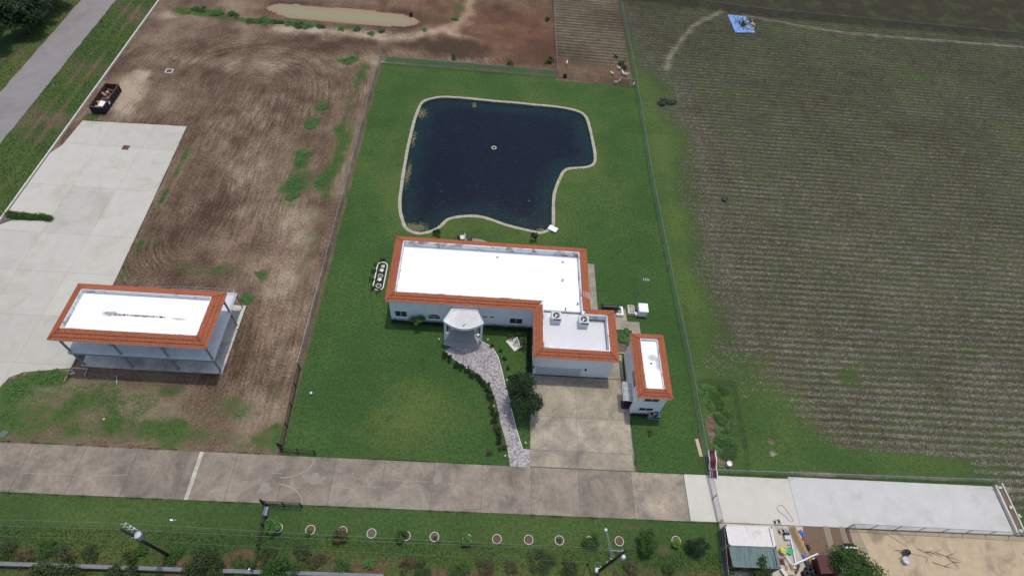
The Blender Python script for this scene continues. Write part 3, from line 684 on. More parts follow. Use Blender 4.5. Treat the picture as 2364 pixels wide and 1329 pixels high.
# ------------------------------------------------------------------ ground litter too fine to count
rs = np.random.RandomState(4)
def litter(name, X, Y, Z, ln, wd, ang, mat, lift=.05):
    n = len(X); c, s_ = np.cos(ang), np.sin(ang); dz = rs.uniform(-.3, .5, n) * ln * .3
    ux, uy = c * ln / 2, s_ * ln / 2; vx, vy = -s_ * wd / 2, c * wd / 2
    V = np.stack([np.stack([X - ux - vx * .3, Y - uy - vy * .3, Z + lift * .3], -1), np.stack([X + ux * .1 - vx, Y + uy * .1 - vy, Z + lift], -1), np.stack([X + ux, Y + uy, Z + lift + np.abs(dz)], -1), np.stack([X + vx, Y + vy, Z + lift], -1)], 1).reshape(-1, 3)
    return stuff(fast(name, V, np.arange(4 * n).reshape(-1, 4), mat))
def zof(X, Y): return ground_map(X, Y)[6]
N = 330000
X = rs.uniform(33.5, 150, N); Y = 27 + (rs.rand(N) ** 1.35) * 125; row = np.round(Y / 1.22) * 1.22; Y = np.where(rs.rand(N) < .65, row + rs.normal(0, .29, N), Y)
g_, p_, *_r_ = ground_map(X, Y); kp = (rs.rand(N) < np.clip((p_ - .22) * 2.6, 0, 1) * np.clip(1.1 - g_, 0, 1) * (g_ < .8) * (.3 + 1.2 * vnoise(X, Y, .3, 41))); X, Y = X[kp], Y[kp]
o = litter('crop_stubble', X, Y, zof(X, Y), rs.uniform(.12, .45, len(X)), rs.uniform(.04, .11, len(X)), rs.normal(0, .8, len(X)), 'stubble'); tag(o, 'pale cut stubble scattered in rows over the crop field', 'stubble')
N = 46000
X = rs.uniform(-80, -26.5, N); Y = rs.uniform(28.5, 135, N); g_, p_, r_, ph_, am_, ye_, z_, gy_ = ground_map(X, Y)
lotm = in_poly(X, Y, LOT) | ((X > -57) & (X < -36) & (Y > 39) & (Y < 51.5)) | in_poly(X, Y, MUD)
kp = (rs.rand(N) < np.clip((p_ - .3) * 2.2, 0, 1)) & ~lotm & (g_ < .5); X, Y = X[kp], Y[kp]; t = np.clip(Y, 63, 106); ang = np.arctan2(Y - t, X + 49) + np.pi / 2
o = litter('straw_litter', X, Y, zof(X, Y), rs.uniform(.12, .5, len(X)), rs.uniform(.03, .08, len(X)), ang + rs.normal(0, .35, len(X)), 'straw', .03); tag(o, 'pale straw and clods strewn along tracks in the bare dirt lot', 'straw')
def blades(name, X, Y, Z, h, wd, mat, label):
    n = len(X); a = rs.uniform(0, 6.28, n); l_ = rs.uniform(.1, .7, n) * h; b_ = rs.uniform(0, 6.28, n)
    V = np.stack([np.stack([X - np.cos(a) * wd, Y - np.sin(a) * wd, Z], -1), np.stack([X + np.cos(a) * wd, Y + np.sin(a) * wd, Z], -1), np.stack([X + np.cos(b_) * l_, Y + np.sin(b_) * l_, Z + h], -1)], 1).reshape(-1, 3)
    o = stuff(fast(name, V, np.arange(3 * n).reshape(-1, 3), mat)); tag(o, label, 'grass'); return o
# tufts along edges and in the rougher grass
N = 60000
X = np.concatenate([rs.uniform(-103, -80.9, N), rs.uniform(-56, 34, N // 2), rs.uniform(-80, -26.5, N)]); Y = np.concatenate([rs.uniform(60, 140, N), rs.uniform(12, 18, N // 2), rs.uniform(28, 140, N)])
g_, *_q = ground_map(X, Y); lotm = in_poly(X, Y, LOT) | ((X > -57) & (X < -36) & (Y > 39) & (Y < 51.5)) | in_poly(X, Y, MUD) | ((X > -97.4) & (X < -89.9))
kp = (rs.rand(len(X)) < np.clip((g_ - .35) * 2, 0, 1)) & ~lotm; X, Y = X[kp], Y[kp]
blades('rough_grass', X, Y, zof(X, Y), rs.uniform(.06, .3, len(X)), rs.uniform(.02, .06, len(X)), 'leaf_scrub', 'rough tufts of grass on the verge and round the lot')

# grass creeping over the concrete edges
def edge_blades(segs, per_m, name, label):
    X, Y = [], []
    for (a, b, off) in segs:
        L = math.dist(a, b); n = int(L * per_m); t = rs.rand(n); d = ((b[0] - a[0]) / L, (b[1] - a[1]) / L); cl = vnoise(t * L * .9, np.full(n, a[0]), 1.0, 51)
        k = rs.rand(n) < np.clip(cl * 2.2 - .9, 0, 1); o = (rs.rand(n) ** 2 * .32 - .12) * off * (.3 + cl)
        X.append((a[0] + d[0] * t * L - d[1] * o)[k]); Y.append((a[1] + d[1] * t * L + d[0] * o)[k])
    X, Y = np.concatenate(X), np.concatenate(Y); n = len(X)
    return blades(name, X, Y, np.full(n, .03), rs.uniform(.05, .16, n), rs.uniform(.02, .05, n), 'leaf_edge', label)
M['leaf_edge'] = leaf_mat('edge_grass', (.035, .07, .018), (.075, .13, .035), (.14, .18, .07))
edge_blades([((-66, 28.03), (-26, 28.03), -1), ((-25, 28.0), (3, 28.0), -1), ((22.6, 28.0), (32.5, 28.0), -1), ((-66, 21.7), (33, 21.7), 1), ((22.74, 28.2), (22.74, 36.5), 1), ((8.06, 30.6), (8.06, 41), -1), ((33.2, 28.1), (46, 28.1), -1), ((33.3, 21.75), (39.5, 21.75), 1)], 90, 'edge_grass', 'ragged grass creeping over the edges of the drive')
edge_blades([((-57.6, 40), (-57.7, 55.3), 1.6), ((-57.7, 55.3), (-59.3, 92.1), 1.8), ((-59.3, 92.1), (-78.7, 91.5), 1.6), ((-66.2, 33), (-63.4, 38.1), 1.2), ((-63.4, 38.1), (-57.5, 39.1), 1.2)], 70, 'lot_edge_weeds', 'low weeds along the edges of the parking lot')

# ================================================================== buildings
def tile_skirt(parent, O, inset_d, ze, zi, courses=3, tw=.30, hip=True):
    """mansard skirt of tile courses round the CCW rectilinear polygon O, rising inwards; each course of each side is one mesh"""
    I = inset(O, inset_d); n = len(O)
    for s in range(n):
        a, b = Vector((*O[s], ze)), Vector((*O[(s + 1) % n], ze)); ai, bi = Vector((*I[s], zi)), Vector((*I[(s + 1) % n], zi))
        d = (b - a).normalized(); L = (b - a).length; up = (ai - a) - d * (ai - a).dot(d); nrm = d.cross(up.normalized())
        u0 = (ai - a).dot(d); u1 = (bi - a).dot(d)
        for k in range(courses):
            v0, v1 = k / courses - .02, (k + 1) / courses + .03; mb = MB(); i = 0; u = -.6
            while u < L + .9:
                us, ue = u, u + tw; u += tw; lo = u0 * v0; hi = L + (u1 - L) * v0; lo1 = u0 * v1; hi1 = L + (u1 - L) * v1
                A0, A1 = max(us, lo), min(ue, hi); B0, B1 = max(us, lo1), min(ue, hi1)
                if A1 - A0 < .03 and B1 - B0 < .03: continue
                if A1 - A0 < .03: A0 = A1 = min(max(us, lo), hi)
                if B1 - B0 < .03: B0 = B1 = min(max(us, lo1), hi1)
                j = random.uniform(-.008, .008); row0, row1 = [], []
                for t, h in ((0, .0), (.25, .05), (.6, .06), (1, .004)):
                    row0.append(a + d * (A0 + (A1 - A0) * t) + up * v0 + nrm * (h + .14 + j)); row1.append(a + d * (B0 + (B1 - B0) * t) + up * v1 + nrm * (h + .015 + j))
                e0 = [a + d * (A0 + (A1 - A0) * t) + up * v0 + nrm * .0 for t in (0, 1)]
                mb.add(row0 + row1 + e0, [(0, 1, 5, 4), (1, 2, 6, 5), (2, 3, 7, 6), (8, 9, 3, 2, 1, 0)])
            stuff(mb.build('tile_course', 'tile', parent))
        if hip:   # ridge caps on the hip that starts at corner s, only where the corner sticks out
            p0 = Vector((*O[s - 1], 0)); d0 = (Vector((a.x, a.y, 0)) - p0).normalized()
            if d0.cross(d).z > 0:
                mb = MB(); m = 7
                for k in range(m):
                    q0 = a.lerp(ai, k / m - .01); q1 = a.lerp(ai, (k + 1) / m + .03); mb.cyl(q0 + Vector((0, 0, .10)), q1 + Vector((0, 0, .075)), .13, .10, 8)
                mb.build('hip_ridge', 'tile', parent, smooth=True)
    return I
def ring(P0, z0, P1, z1):
    n = len(P0); return MB().add([(*p, z0) for p in P0] + [(*p, z1) for p in P1], [(i, (i + 1) % n, n + (i + 1) % n, n + i) for i in range(n)])
def shell(root, O, over, ze, zi, ins, zm, cap=.16):
    """eave box, underlay and parapet of a flat roof with a tiled skirt"""
    W = inset(O, over); I = inset(O, ins); I2 = inset(O, ins + cap)
    b = ring(W, ze - .22, O, ze - .22); r2 = ring(O, ze - .22, O, ze); b.add(r2.v, r2.f); r3 = ring(O, ze, I, zi); b.add(r3.v, r3.f)
    b.build('eave', 'soffit', root)
    p = ring(I, zi - .02, I, zi + .05); q = ring(I, zi + .05, I2, zi + .05); p.add(q.v, q.f); q = ring(I2, zi + .05, I2, zm - .05); p.add(q.v, q.f)
    p.build('parapet', 'parapet', root)
    return W, I2
def window(root, plane, a0, a1, z0, z1, face, leaves=2, name='window', arch=False):
    """face '-y' or '-x' ; a runs along the wall"""
    T = (lambda a, d, z: (a, plane - d, z)) if face == '-y' else (lambda a, d, z: (plane - d, a, z))
    def bx(a, b, d0, d1, c, e, mb):
        p, q = T(a, d0, c), T(b, d1, e); mb.box(min(p[0], q[0]), max(p[0], q[0]), min(p[1], q[1]), max(p[1], q[1]), c, e); return mb
    w_ = .09
    fr = MB(); bx(a0 - .04, a1 + .04, 0, .05, z0 - w_, z0, fr); bx(a0 - .04, a1 + .04, 0, .05, z1, z1 + w_, fr); bx(a0 - w_, a0, 0, .05, z0, z1, fr); bx(a1, a1 + w_, 0, .05, z0, z1, fr)
    for k in range(1, leaves):
        m = a0 + (a1 - a0) * k / leaves; bx(m - .03, m + .03, 0, .055, z0, z1, fr)
    f = fr.build(name, 'frame', root)
    for k in range(leaves):
        l_ = a0 + (a1 - a0) * k / leaves + .031; r_ = a0 + (a1 - a0) * (k + 1) / leaves - .031
        bx(l_, r_, .004, .02, z0 + .003, z1 - .003, MB()).build('pane', 'glass', f)
    sl = MB(); bx(a0 - .12, a1 + .12, 0, .12, z0 - .14, z0 - .06, sl).build('sill', 'white_wall', f)
    if arch:
        c = (a0 + a1) / 2; r_ = (a1 - a0) / 2; P = [T(c + r_ * math.cos(math.pi * i / 16), .012, z1 + .06 + r_ * .62 * math.sin(math.pi * i / 16)) for i in range(17)]
        MB().add(P, [tuple(range(17))]).build('arch_pane', 'glass', f)
        P = [Vector(T(c + (r_ + .03) * math.cos(math.pi * i / 16), .02, z1 + .06 + (r_ + .03) * .62 * math.sin(math.pi * i / 16))) for i in range(17)]
        MB().tube(P, .035, 6).build('arch_trim', 'frame', f)
    return f
def vent_pipe(root, x, y, z, h, r=.09, mat='galv', cap=True):
    m = MB().cyl((x, y, z - .05), (x, y, z + h), r, r, 10)
    if cap: m.cyl((x, y, z + h - .05), (x, y, z + h + .12), r * 1.7, r * 1.1, 10)
    return m.build('vent_pipe', mat, root, smooth=False)

# ---- main house
HO = [(-14.2, 50.05), (8.04, 50.05), (8.04, 41.88), (20.25, 41.88), (20.25, 50.60), (16.6, 50.60), (16.6, 62.60), (-14.2, 62.60)]
ZE, ZI, ZM = 5.7, 6.4, 5.35
house = thing('house', 'large white L-shaped house with a flat white roof edged in orange tiles', 'house', (1.2, 52, 0))
tile_skirt(house, HO, 1.24, ZE, ZI)
W, I2 = shell(house, HO, .38, ZE, ZI, 1.24, ZM)
ring(W, 0, W, ZE - .2).build('wall', 'white_wall', house)
M['roof_main'] = roof_mat('white_roof_membrane', .9, base=(.92, .92, .92)); M['roof_garage'] = roof_mat('garage_roof_membrane', .9, panels=2.6, base=(.63, .63, .64))
X0, X1, Y0, Y1 = I2[0][0], I2[5][0], 50.55, I2[7][1]
rf = MB().add([(X0, I2[0][1], ZM), (I2[1][0], I2[0][1], ZM), (I2[1][0], 50.35, ZM), (X1, 50.35, ZM), (X1, Y1, ZM), (X0, Y1, ZM)], [(0, 1, 2, 3, 4, 5)]).build('roof', 'roof_main', house)
gx0, gx1, gy0, gy1 = I2[2][0], I2[3][0], I2[2][1], I2[4][1]
MB().add([(gx0, gy0, ZM - .28), (gx1, gy0, ZM - .28), (gx1, gy1, ZM - .28), (X1, gy1, ZM - .28), (X1, 50.2, ZM - .28), (gx0, 50.2, ZM - .28)], [(0, 1, 2, 3, 4, 5)]).build('garage_roof', 'roof_garage', house)
MB().box(gx0 + .02, X1 - .02, 50.22, 50.42, ZM - .30, ZM + .10).build('roof_step', 'galv', house)
for (px, py, h, r_) in ((1013, 572, .35, .13), (1255, 588, .5, .12), (925, 611, .3, .08), (925, 625, .15, .06), (1298.5, 648, .35, .1), (1333.5, 702, .35, .1), (1148, 594, .08, .12), (1299, 605, .06, .12)):
    q = at(px, py, ZM); vent_pipe(rf, q.x, q.y, ZM, h, r_, 'white' if h > .4 else 'galv')
q = at(1305, 716, ZM); vent_pipe(rf, q.x, q.y, ZM, .55, .07, 'dark')
MB().box(16.55, 16.62, 52.6, 53.9, 5.78, 5.95).add([(15.5, 52.7, 6.46), (16.7, 52.4, 5.86), (16.7, 53.7, 5.86), (15.5, 53.8, 6.46)], [(0, 1, 2, 3)]).build('valley_flashing', 'pinkboard', house)
q = at(1372, 729, ZM - .1); MB().box(q.x - .45, q.x + .45, I2[4][1] - .03, I2[4][1] + .01, ZM + .2, ZM + .55).build('scupper_grille', 'steel', house)
WY = 50.43
a, b = on_y(911.8, 717, WY), on_y(939.6, 730.4, WY); window(house, WY, a[0], b[0], b[1], a[1], '-y')
a, b = on_y(988.4, 729.5, WY), on_y(1016, 735.8, WY); window(house, WY, a[0], b[0], b[1], a[1], '-y', arch=True)
a, b = on_y(1177.7, 734, WY), on_y(1204.6, 747, WY); window(house, WY, a[0], b[0], b[1], a[1], '-y')
for p0, p1 in (((1115.7, 730), (1124.7, 732)), ((1131, 730.7), (1140.4, 732.8))):
    a, b = on_y(*p0, WY), on_y(*p1, WY); MB().box(a[0], b[0], WY - .03, WY, b[1] - .03, a[1] + .03).build('wall_vent', 'dark', house)
a, b = on_y(948, 709, WY), on_y(976, 721, WY); MB().box(a[0], b[0], WY - .035, WY, b[1], a[1]).build('wall_panel', 'white_wall', house)
window(house, 8.42, 44.2, 46.6, 1.0, 2.3, '-x')
GY = 42.26
dr = MB().box(8.85, 15.5, GY - .03, GY, .06, 2.5).build('garage_door', 'door', house)
for k in range(4): MB().box(8.9, 15.45, GY - .05, GY - .031, .08 + k * .605, .08 + k * .605 + .575).build('door_panel', 'door', dr, bevel=.01)
MB().box(8.75, 8.84, GY - .06, GY, .06, 2.6).box(15.51, 15.6, GY - .06, GY, .06, 2.6).box(8.75, 15.6, GY - .06, GY, 2.51, 2.6).build('door_trim', 'white_wall', dr)
for px, py in ((1231.8, 845.6), (1352, 852.5)):
    a = on_y(px, py, GY); MB().box(a[0] - .1, a[0] + .1, GY - .22, GY, a[1] - .18, a[1] + .2).cyl((a[0], GY - .12, a[1] + .2), (a[0], GY - .12, a[1] + .32), .12, .02, 8).build('wall_lamp', 'dark', house)
MB().box(19.87, 20.1, 43.3, 44.0, .5, 1.5).build('meter_box', 'galv', house)
# portico: curved canopy on columns
PO = []
f0, f1 = Vector((-5.38, 47.3)), Vector((.6, 47.25)); c_ = Vector((-2.4, 50.05)); 
for i in range(25):
    t = i / 24; x = f0.x + (f1.x - f0.x) * t; PO.append((x, 47.28 - 1.22 * math.sin(math.pi * t) ** .9))
PO += [(-.46, 49.5), (-4.32, 49.5)]
ph = MB().prism(PO, 4.95, 5.35)
port = ph.build('portico', 'white', house)
PI_ = [(-2.4 + (x + 2.4) * .965, 48.1 + (y - 48.1) * .955) for x, y in PO]
rm = ring(PO, 5.352, PO, 5.52); q = ring(PO, 5.52, PI_, 5.52); rm.add(q.v, q.f); q = ring(PI_, 5.52, PI_, 5.36); rm.add(q.v, q.f); rm.build('rim', 'white', port)
M['roof_portico'] = roof_mat('portico_membrane', .9, drains=(), base=(.56, .54, .525))
MB().add([(x, y, 5.375) for x, y in PI_], [tuple(range(len(PI_)))]).build('canopy_membrane', 'roof_portico', port)
MB().cbox((-2.3, 46.75, 5.42), .08, .55, .06, R(-35)).build('drain_slot', 'dark', port)
for x, y in ((-5.12, 47.42), (.34, 47.42), (-4.2, 49.2), (-.6, 49.2)): MB().box(x - .17, x + .17, y - .17, y + .17, 0, 4.96).build('column', 'white', port, bevel=.02)
MB().box(-4.2, -.6, 49.5, 50.42, 4.6, 4.95).build('link_beam', 'white', port)
MB().box(-3.4, -1.4, 50.38, 50.42, .65, 3.1).build('front_door', 'wood', house)
# small garden lamps and urns flanking the steps
# ---- annex
AO = [(22.41, 36.36), (27.23, 36.36), (27.23, 46.6), (22.41, 46.6)]
annex = thing('annex', 'narrow two-storey white annex with orange tile edge beside the garage', 'building', (24.8, 41.5, 0))
tile_skirt(annex, AO, 1.1, 5.9, 6.6, 3); W, I2 = shell(annex, AO, .32, 5.9, 6.6, 1.1, 6.25, .1)
ring(W, 0, W, 5.72).build('wall', 'white_wall', annex)
M['roof_annex'] = roof_mat('annex_roof_membrane', .3, drains=((25.2, 42.6, 1.2, .8, .5), (25.8, 41.6, .5, 1.6, .5)), base=(.9, .9, .9))
ra = MB().add([(*p, 6.25) for p in I2], [(0, 1, 2, 3)]).build('roof', 'roof_annex', annex)
q = at(1503, 839, 6.25); vent_pipe(ra, q.x, q.y, 6.25, .12, .12, 'dark', False)
AY = W[0][1]
for (p0, p1) in (((1490.5, 918), (1521.5, 927)), ((1477, 940), (1506.5, 948))):
    a, b = on_y(*p0, AY), on_y(*p1, AY); window(annex, AY, a[0], b[0] - .1, b[1], a[1], '-y')
window(annex, W[0][0], 38.9, 41.4, 3.6, 4.7, '-x')
aw = MB().cbox((22.0, 38.3, 2.75), 1.4, .06, .08, 0, R(12)).cbox((22.0, 39.25, 2.75), 1.4, .06, .08, 0, R(12)).cbox((22.0, 40.2, 2.75), 1.4, .06, .08, 0, R(12)).cbox((22.0, 37.35, 2.75), 1.4, .06, .08, 0, R(12)).box(21.28, 21.36, 37.3, 40.25, 2.55, 2.66).box(22.64, 22.72, 37.3, 40.25, 2.85, 2.95).build('awning', 'white', annex)
m, nn_, b_ = newmat('awning_sheet'); b_.inputs['Base Color'].default_value = (.55, .56, .58, 1); b_.inputs['Alpha'].default_value = .6; b_.inputs['Roughness'].default_value = .3; M['sheet'] = m
for k in range(3): MB().cbox((22.0, 37.83 + k * .95, 2.80), 1.34, .86, .015, 0, R(12)).build('pane', 'sheet', aw)
MB().box(22.69, 22.73, 37.5, 38.6, .05, 2.1).build('door', 'maroon', annex)
MB().box(21.5, 22.7, 37.3, 38.6, .0, .09).build('door_step', 'dark', annex)

# ---- pavilion
PVO = [(-56.79, 39.41), (-36.37, 39.41), (-36.37, 48.5), (-56.79, 48.5)]
pav = thing('pavilion', 'open two-level grey steel pavilion with orange tile roof edge on a concrete pad', 'pavilion', (-46.5, 44, 0))
tile_skirt(pav, PVO, 1.33, 7.4, 8.3, 3); W, I2 = shell(pav, PVO, .5, 7.4, 8.3, 1.33, 7.65, .10)
M['roof_pav'] = roof_mat('pavilion_roof_membrane', .05, spots=True, drains=((-50.3, 43.8, 2.6, .8, .75), (-41.2, 43.6, 2.0, .3, .6), (-46.5, 43.75, 7.5, .34, .9)), base=(.92, .92, .925))
rp = MB().add([(*p, 7.65) for p in I2], [(0, 1, 2, 3)]).build('roof', 'roof_pav', pav)
for px, py in ((287, 726.5), (372, 731.5)):
    q = at(px, py, 7.65); MB().lathe((q.x, q.y, 7.65), [(.0, .07), (.12, .07), (.16, .0)], 12).build('roof_drain', 'black', rp)
MB().prism(inset(PVO, .5), 7.12, 7.3).build('ceiling', 'soffit', pav)
for k in range(13): MB().lathe((-54.9 + k * 1.42, I2[2][1] - .03, 8.2), [(0, .05), (.07, .03), (.08, -.03), (0, -.05)], 8).build('anchor', 'white', pav)
for k in range(5): MB().lathe((I2[0][0] + .03, 41.4 + k * 1.3, 8.2), [(0, .05), (.07, .03), (.08, -.03), (0, -.05)], 8).build('anchor', 'white', pav)
MB().box(-56.2, -36.5, 39.45, 51.3, -.05, .18).build('pad', 'drive', pav, color=(.62, .60, .55))
MB().box(-36.9, -36.4, 47.0, 51.25, .183, .30).build('pad_kerb', 'concrete_curb', pav)
dk = MB().box(-56.25, -36.57, 39.6, 47.8, 3.6, 3.8).build('deck', 'deck', pav)
for y_ in (39.62, 47.78): MB().box(-56.2, -36.6, y_ - .05, y_ + .05, 3.3, 3.62).build('beam', 'steel', dk)
for x_ in np.linspace(-55.8, -36.8, 8): MB().box(x_ - .05, x_ + .05, 39.7, 47.7, 3.35, 3.6).build('joist', 'steel', dk)
CX = [-55.86, -49.1, -42.75, -36.75]
for x_ in CX:
    for y_ in (39.78, 47.62):
        cm = MB().box(x_ - .11, x_ + .11, y_ - .11, y_ + .11, .18, 7.2).build('column', 'steel', pav)
        MB().box(x_ - .22, x_ + .22, y_ - .22, y_ + .22, .18, .24).build('base_plate', 'galv', cm)
        for zt in (3.35, 7.1):
            for sx in (-1, 1):
                if (sx < 0 and x_ == CX[0]) or (sx > 0 and x_ == CX[-1]): continue
                MB().cyl((x_, y_, zt - 1.0), (x_ + sx * 1.1, y_, zt), .06, .06, 6).build('brace', 'steel', cm)
            sy = 1 if y_ < 44 else -1
            MB().cyl((x_, y_, zt - 1.0), (x_, y_ + sy * 1.1, zt), .06, .06, 6).build('brace', 'steel', cm)
for x_ in (-51.0, -50.75, -43.6, -43.35):
    MB().cyl((x_, 40.9, .18), (x_, 40.9, 3.6), .04, .04, 6).cyl((x_, 40.9, 3.8), (x_, 40.9, 7.1), .04, .04, 6).build('conduit', 'galv', pav)
for x_, y_ in ((-38.4, 41.6), (-37.6, 43.0), (-40.2, 41.0)):
    MB().cyl((x_, y_, .18), (x_, y_, 1.6), .04, .04, 6).cyl((x_, y_, 1.6), (x_ - .5, y_ + .3, 1.9), .03, .03, 6).build('pipe_stub', 'white', pav)
for x_, y_ in ((-38.6, 42.4), (-38.2, 43.1)):
    MB().cyl((x_, y_, 3.8), (x_, y_, 4.5), .04, .04, 6).cyl((x_, y_, 4.5), (x_ + .3, y_, 4.5), .03, .03, 6).build('pipe_stub', 'white', pav)
MB().cyl((-36.62, 39.5, .18), (-36.55, 41.0, .24), .14, .14, 10).build('pipe_end', 'galv', pav)
ld = MB().box(-46.2, -36.7, 47.85, 51.1, 3.6, 3.8).build('landing', 'deck', pav)
q = MB()
for x_ in (-36.85, -46.1):
    q.box(x_ - .08, x_ + .08, 50.85, 51.01, .18, 3.6)
q.build('landing_post', 'steel', ld)
rl = MB()
for a_, b_2 in (((-36.8, 47.9), (-36.8, 51.0)), ((-36.8, 51.0), (-45.4, 51.0))):
    for zz in (4.25, 4.85): rl.cyl((*a_, zz), (*b_2, zz), .035, .035, 6)
for x_ in np.linspace(-45.4, -36.8, 7): rl.cyl((x_, 51.0, 3.8), (x_, 51.0, 4.85), .03, .03, 6)
for zz in (.45, 1.05): rl.cyl((-45.4, 51.0, 3.8 + zz), (-47.5, 51.0, 3.2 + zz), .035, .035, 6).cyl((-47.5, 51.0, 3.2 + zz), (-51, 51.0, 3.0 + zz), .035, .035, 6)
rl.build('handrail', 'galv', ld)
stw = MB()
for k in range(14): stw.box(-46.3 - (k + 1) * .33, -46.3 - k * .33, 49.0, 51.0, 3.5 - k * .25, 3.56 - k * .25)
stw.build('stair_treads', 'steel', pav)

# ------------------------------------------------------------------ containers
def container(name, label, cat, x0, x1, y0, y1, side_mat, roof_m, group):
    t = thing(name, label, cat, ((x0 + x1) / 2, (y0 + y1) / 2, 0), group); h = 2.55
    def corr(a0, a1, fn):
        mb = MB(); L, Q = [], []; k = 0; a = a0
        while a < a1 - .01:
            d = (.0, .0, .035, .035)[k % 4]; L.append(fn(a, d, 0)); Q.append(fn(a, d, 1)); a += .09; k += 1
        L.append(fn(a1, 0, 0)); Q.append(fn(a1, 0, 1)); return mb.ribbon(L, Q)
    for nm, mb in (('side_wall', corr(x0 + .1, x1 - .1, lambda a, d, s: (a, y0 + .05 - d, .2 + s * (h - .35)))), ('side_wall', corr(x0 + .1, x1 - .1, lambda a, d, s: (a, y1 - .05 + d, .2 + s * (h - .35)))),
                   ('end_wall', corr(y0 + .1, y1 - .1, lambda a, d, s: (x0 + .05 - d, a, .2 + s * (h - .35)))), ('end_wall', corr(y0 + .1, y1 - .1, lambda a, d, s: (x1 - .05 + d, a, .2 + s * (h - .35))))): mb.build(nm, side_mat, t)
    mb = MB(); L, Q = [], []; k = 0; a = x0 + .45
    while a < x1 - .35:
        d = (0, 0, .03, .03)[k % 4]; L.append((a, y0 + .1, h - .03 + d)); Q.append((a, y1 - .1, h - .03 + d)); a += .10; k += 1
    mb.ribbon(L, Q).build('roof', roof_m, t)
    fr = MB().box(x0, x1, y0, y0 + .12, h - .16, h + .005).box(x0, x1, y1 - .12, y1, h - .16, h + .005).box(x0, x0 + .46, y0 + .12, y1 - .12, h - .1, h - .012).box(x1 - .36, x1, y0 + .12, y1 - .12, h - .1, h - .012)
    fr.box(x0, x1, y0, y0 + .12, .02, .2).box(x0, x1, y1 - .12, y1, .02, .2)
    for xx in (x0, x1 - .14):
        for yy in (y0, y1 - .14): fr.box(xx, xx + .14, yy, yy + .14, .2, h - .16)
    fr.build('frame', roof_m, t)
    for xx in (x0 - .01, x1 - .17):
        for yy in (y0 - .01, y1 - .15): MB().box(xx, xx + .18, yy, yy + .16, h - .12, h + .02).build('corner_casting', 'rust', t)
    return t
M['cont_red'] = simple('container_red', (.13, .02, .022), .6, .25, 1.5, stain=(.06, .03, .025), stain_amt=.6)
M['cont_white'] = simple('container_white_roof', (.66, .63, .585), .6, .06, 2, stain=(.36, .16, .09), stain_amt=.5, stain_scale=.6)
def streak_mat():
    m, n, b = newmat('container_green_roof'); p = pos(n)
    st = nd(n, 'ShaderNodeVectorMath', operation='MULTIPLY'); lk(n, p, st.inputs[0]); st.inputs[1].default_value = (3.2, .35, 1)
    f = noise(n, st.outputs[0], 1.0, 6, .7); f2 = noise(n, st.outputs[0], 2.1, 5, .7)
    c = mix(n, sstep(n, f, .5, .62), (.12, .185, .165), (.07, .08, .085)); c = mix(n, math_(n, 'MULTIPLY', sstep(n, f2, .58, .66), .8), c, (.05, .085, .17))
    lk(n, c, b.inputs['Base Color']); b.inputs['Roughness'].default_value = .7; return m
M['cont_green'] = streak_mat()
container('shipping_container', 'shipping container with a white rust-stained roof and dark red end', 'container', 32.95, 39.05, 18.35, 20.79, 'cont_red', 'cont_white', 'containers side by side in the yard')
container('shipping_container', 'shipping container with a faded green and blue streaked roof', 'container', 32.9, 39.0, 15.85, 18.29, 'cont_red', 'cont_green', 'containers side by side in the yard')

# ================================================================== fences
def fence_run(root, pts, h, post_step, post_r, mesh, post_mat, rail=True, mid=False, skip_mesh=False):
    for i in range(len(pts) - 1):
        a, b = Vector((*pts[i][:2], 0)), Vector((*pts[i + 1][:2], 0)); L = (b - a).length; k = max(1, round(L / post_step)); d = (b - a).normalized()
        for j in range(k + (1 if i == len(pts) - 2 else 0)):
            p = a.lerp(b, j / k); MB().cyl((p.x, p.y, -.1), (p.x, p.y, h + .05), post_r, post_r, 6).build('post', post_mat, root)
        if rail: MB().cyl((a.x, a.y, h), (b.x, b.y, h), post_r * .75, post_r * .75, 6).build('top_rail', post_mat, root)
        if mid: MB().cyl((a.x, a.y, h * .12), (b.x, b.y, h * .12), post_r * .75, post_r * .75, 6).build('bottom_rail', post_mat, root)
        if not skip_mesh:
            o = MB().add([(a.x, a.y, .02), (b.x, b.y, .02), (b.x, b.y, h), (a.x, a.y, h)], [(0, 1, 2, 3)]).build('wire_mesh', mesh, root)
            uv = o.data.uv_layers.new(name='UVMap'); vz = [v.co for v in o.data.vertices]
            for lp in o.data.loops:
                c = vz[lp.vertex_index] + root.location; uv.data[lp.index].uv = ((Vector((c.x, c.y, 0)) - a).length, c.z)
def fence(label, pts, h=1.85, step=3.05, r=.035, mesh='chain', pm='galv', cat='fence', name='chain_link_fence', group=None, **k):
    t = thing(name, label, cat, (pts[0][0], pts[0][1], 0), group); fence_run(t, pts, h, step, r, mesh, pm, **k); return t
XF, XR = -25.9, 32.55
fence('long grey chain-link fence along the left edge of the lawn', [(XF, 41.0), (XF, 117.9)])
fence('grey chain-link fence behind the pond from the left corner to the pen', [(XF + .1, 118.05), (13.75, 118.05)])
fence('grey chain-link fence on the left side of the animal pen', [(13.95, 118.3), (13.7, 165)], 2.0)
fence('low fence with thin dark posts between the lawn and the animal pen', [(14.1, 117.95), (30.2, 117.0)], 1.7, 3.4, .03, 'chain_dark', 'dark', rail=False)
pg = fence('small pipe-framed gate at the right corner of the animal pen', [(28.2, 117.05), (31.8, 116.8)], 1.9, 3.6, .05, 'chain_dark', 'galv', 'gate', 'pen_gate')
fence('grey chain-link fence on the right side of the animal pen', [(32.1, 117.0), (31.2, 165)], 2.0)
fence('long grey chain-link fence along the right edge of the lawn', [(32.0, 116.6), (31.75, 86), (32.2, 64), (32.75, 44), (32.7, 28.3)])
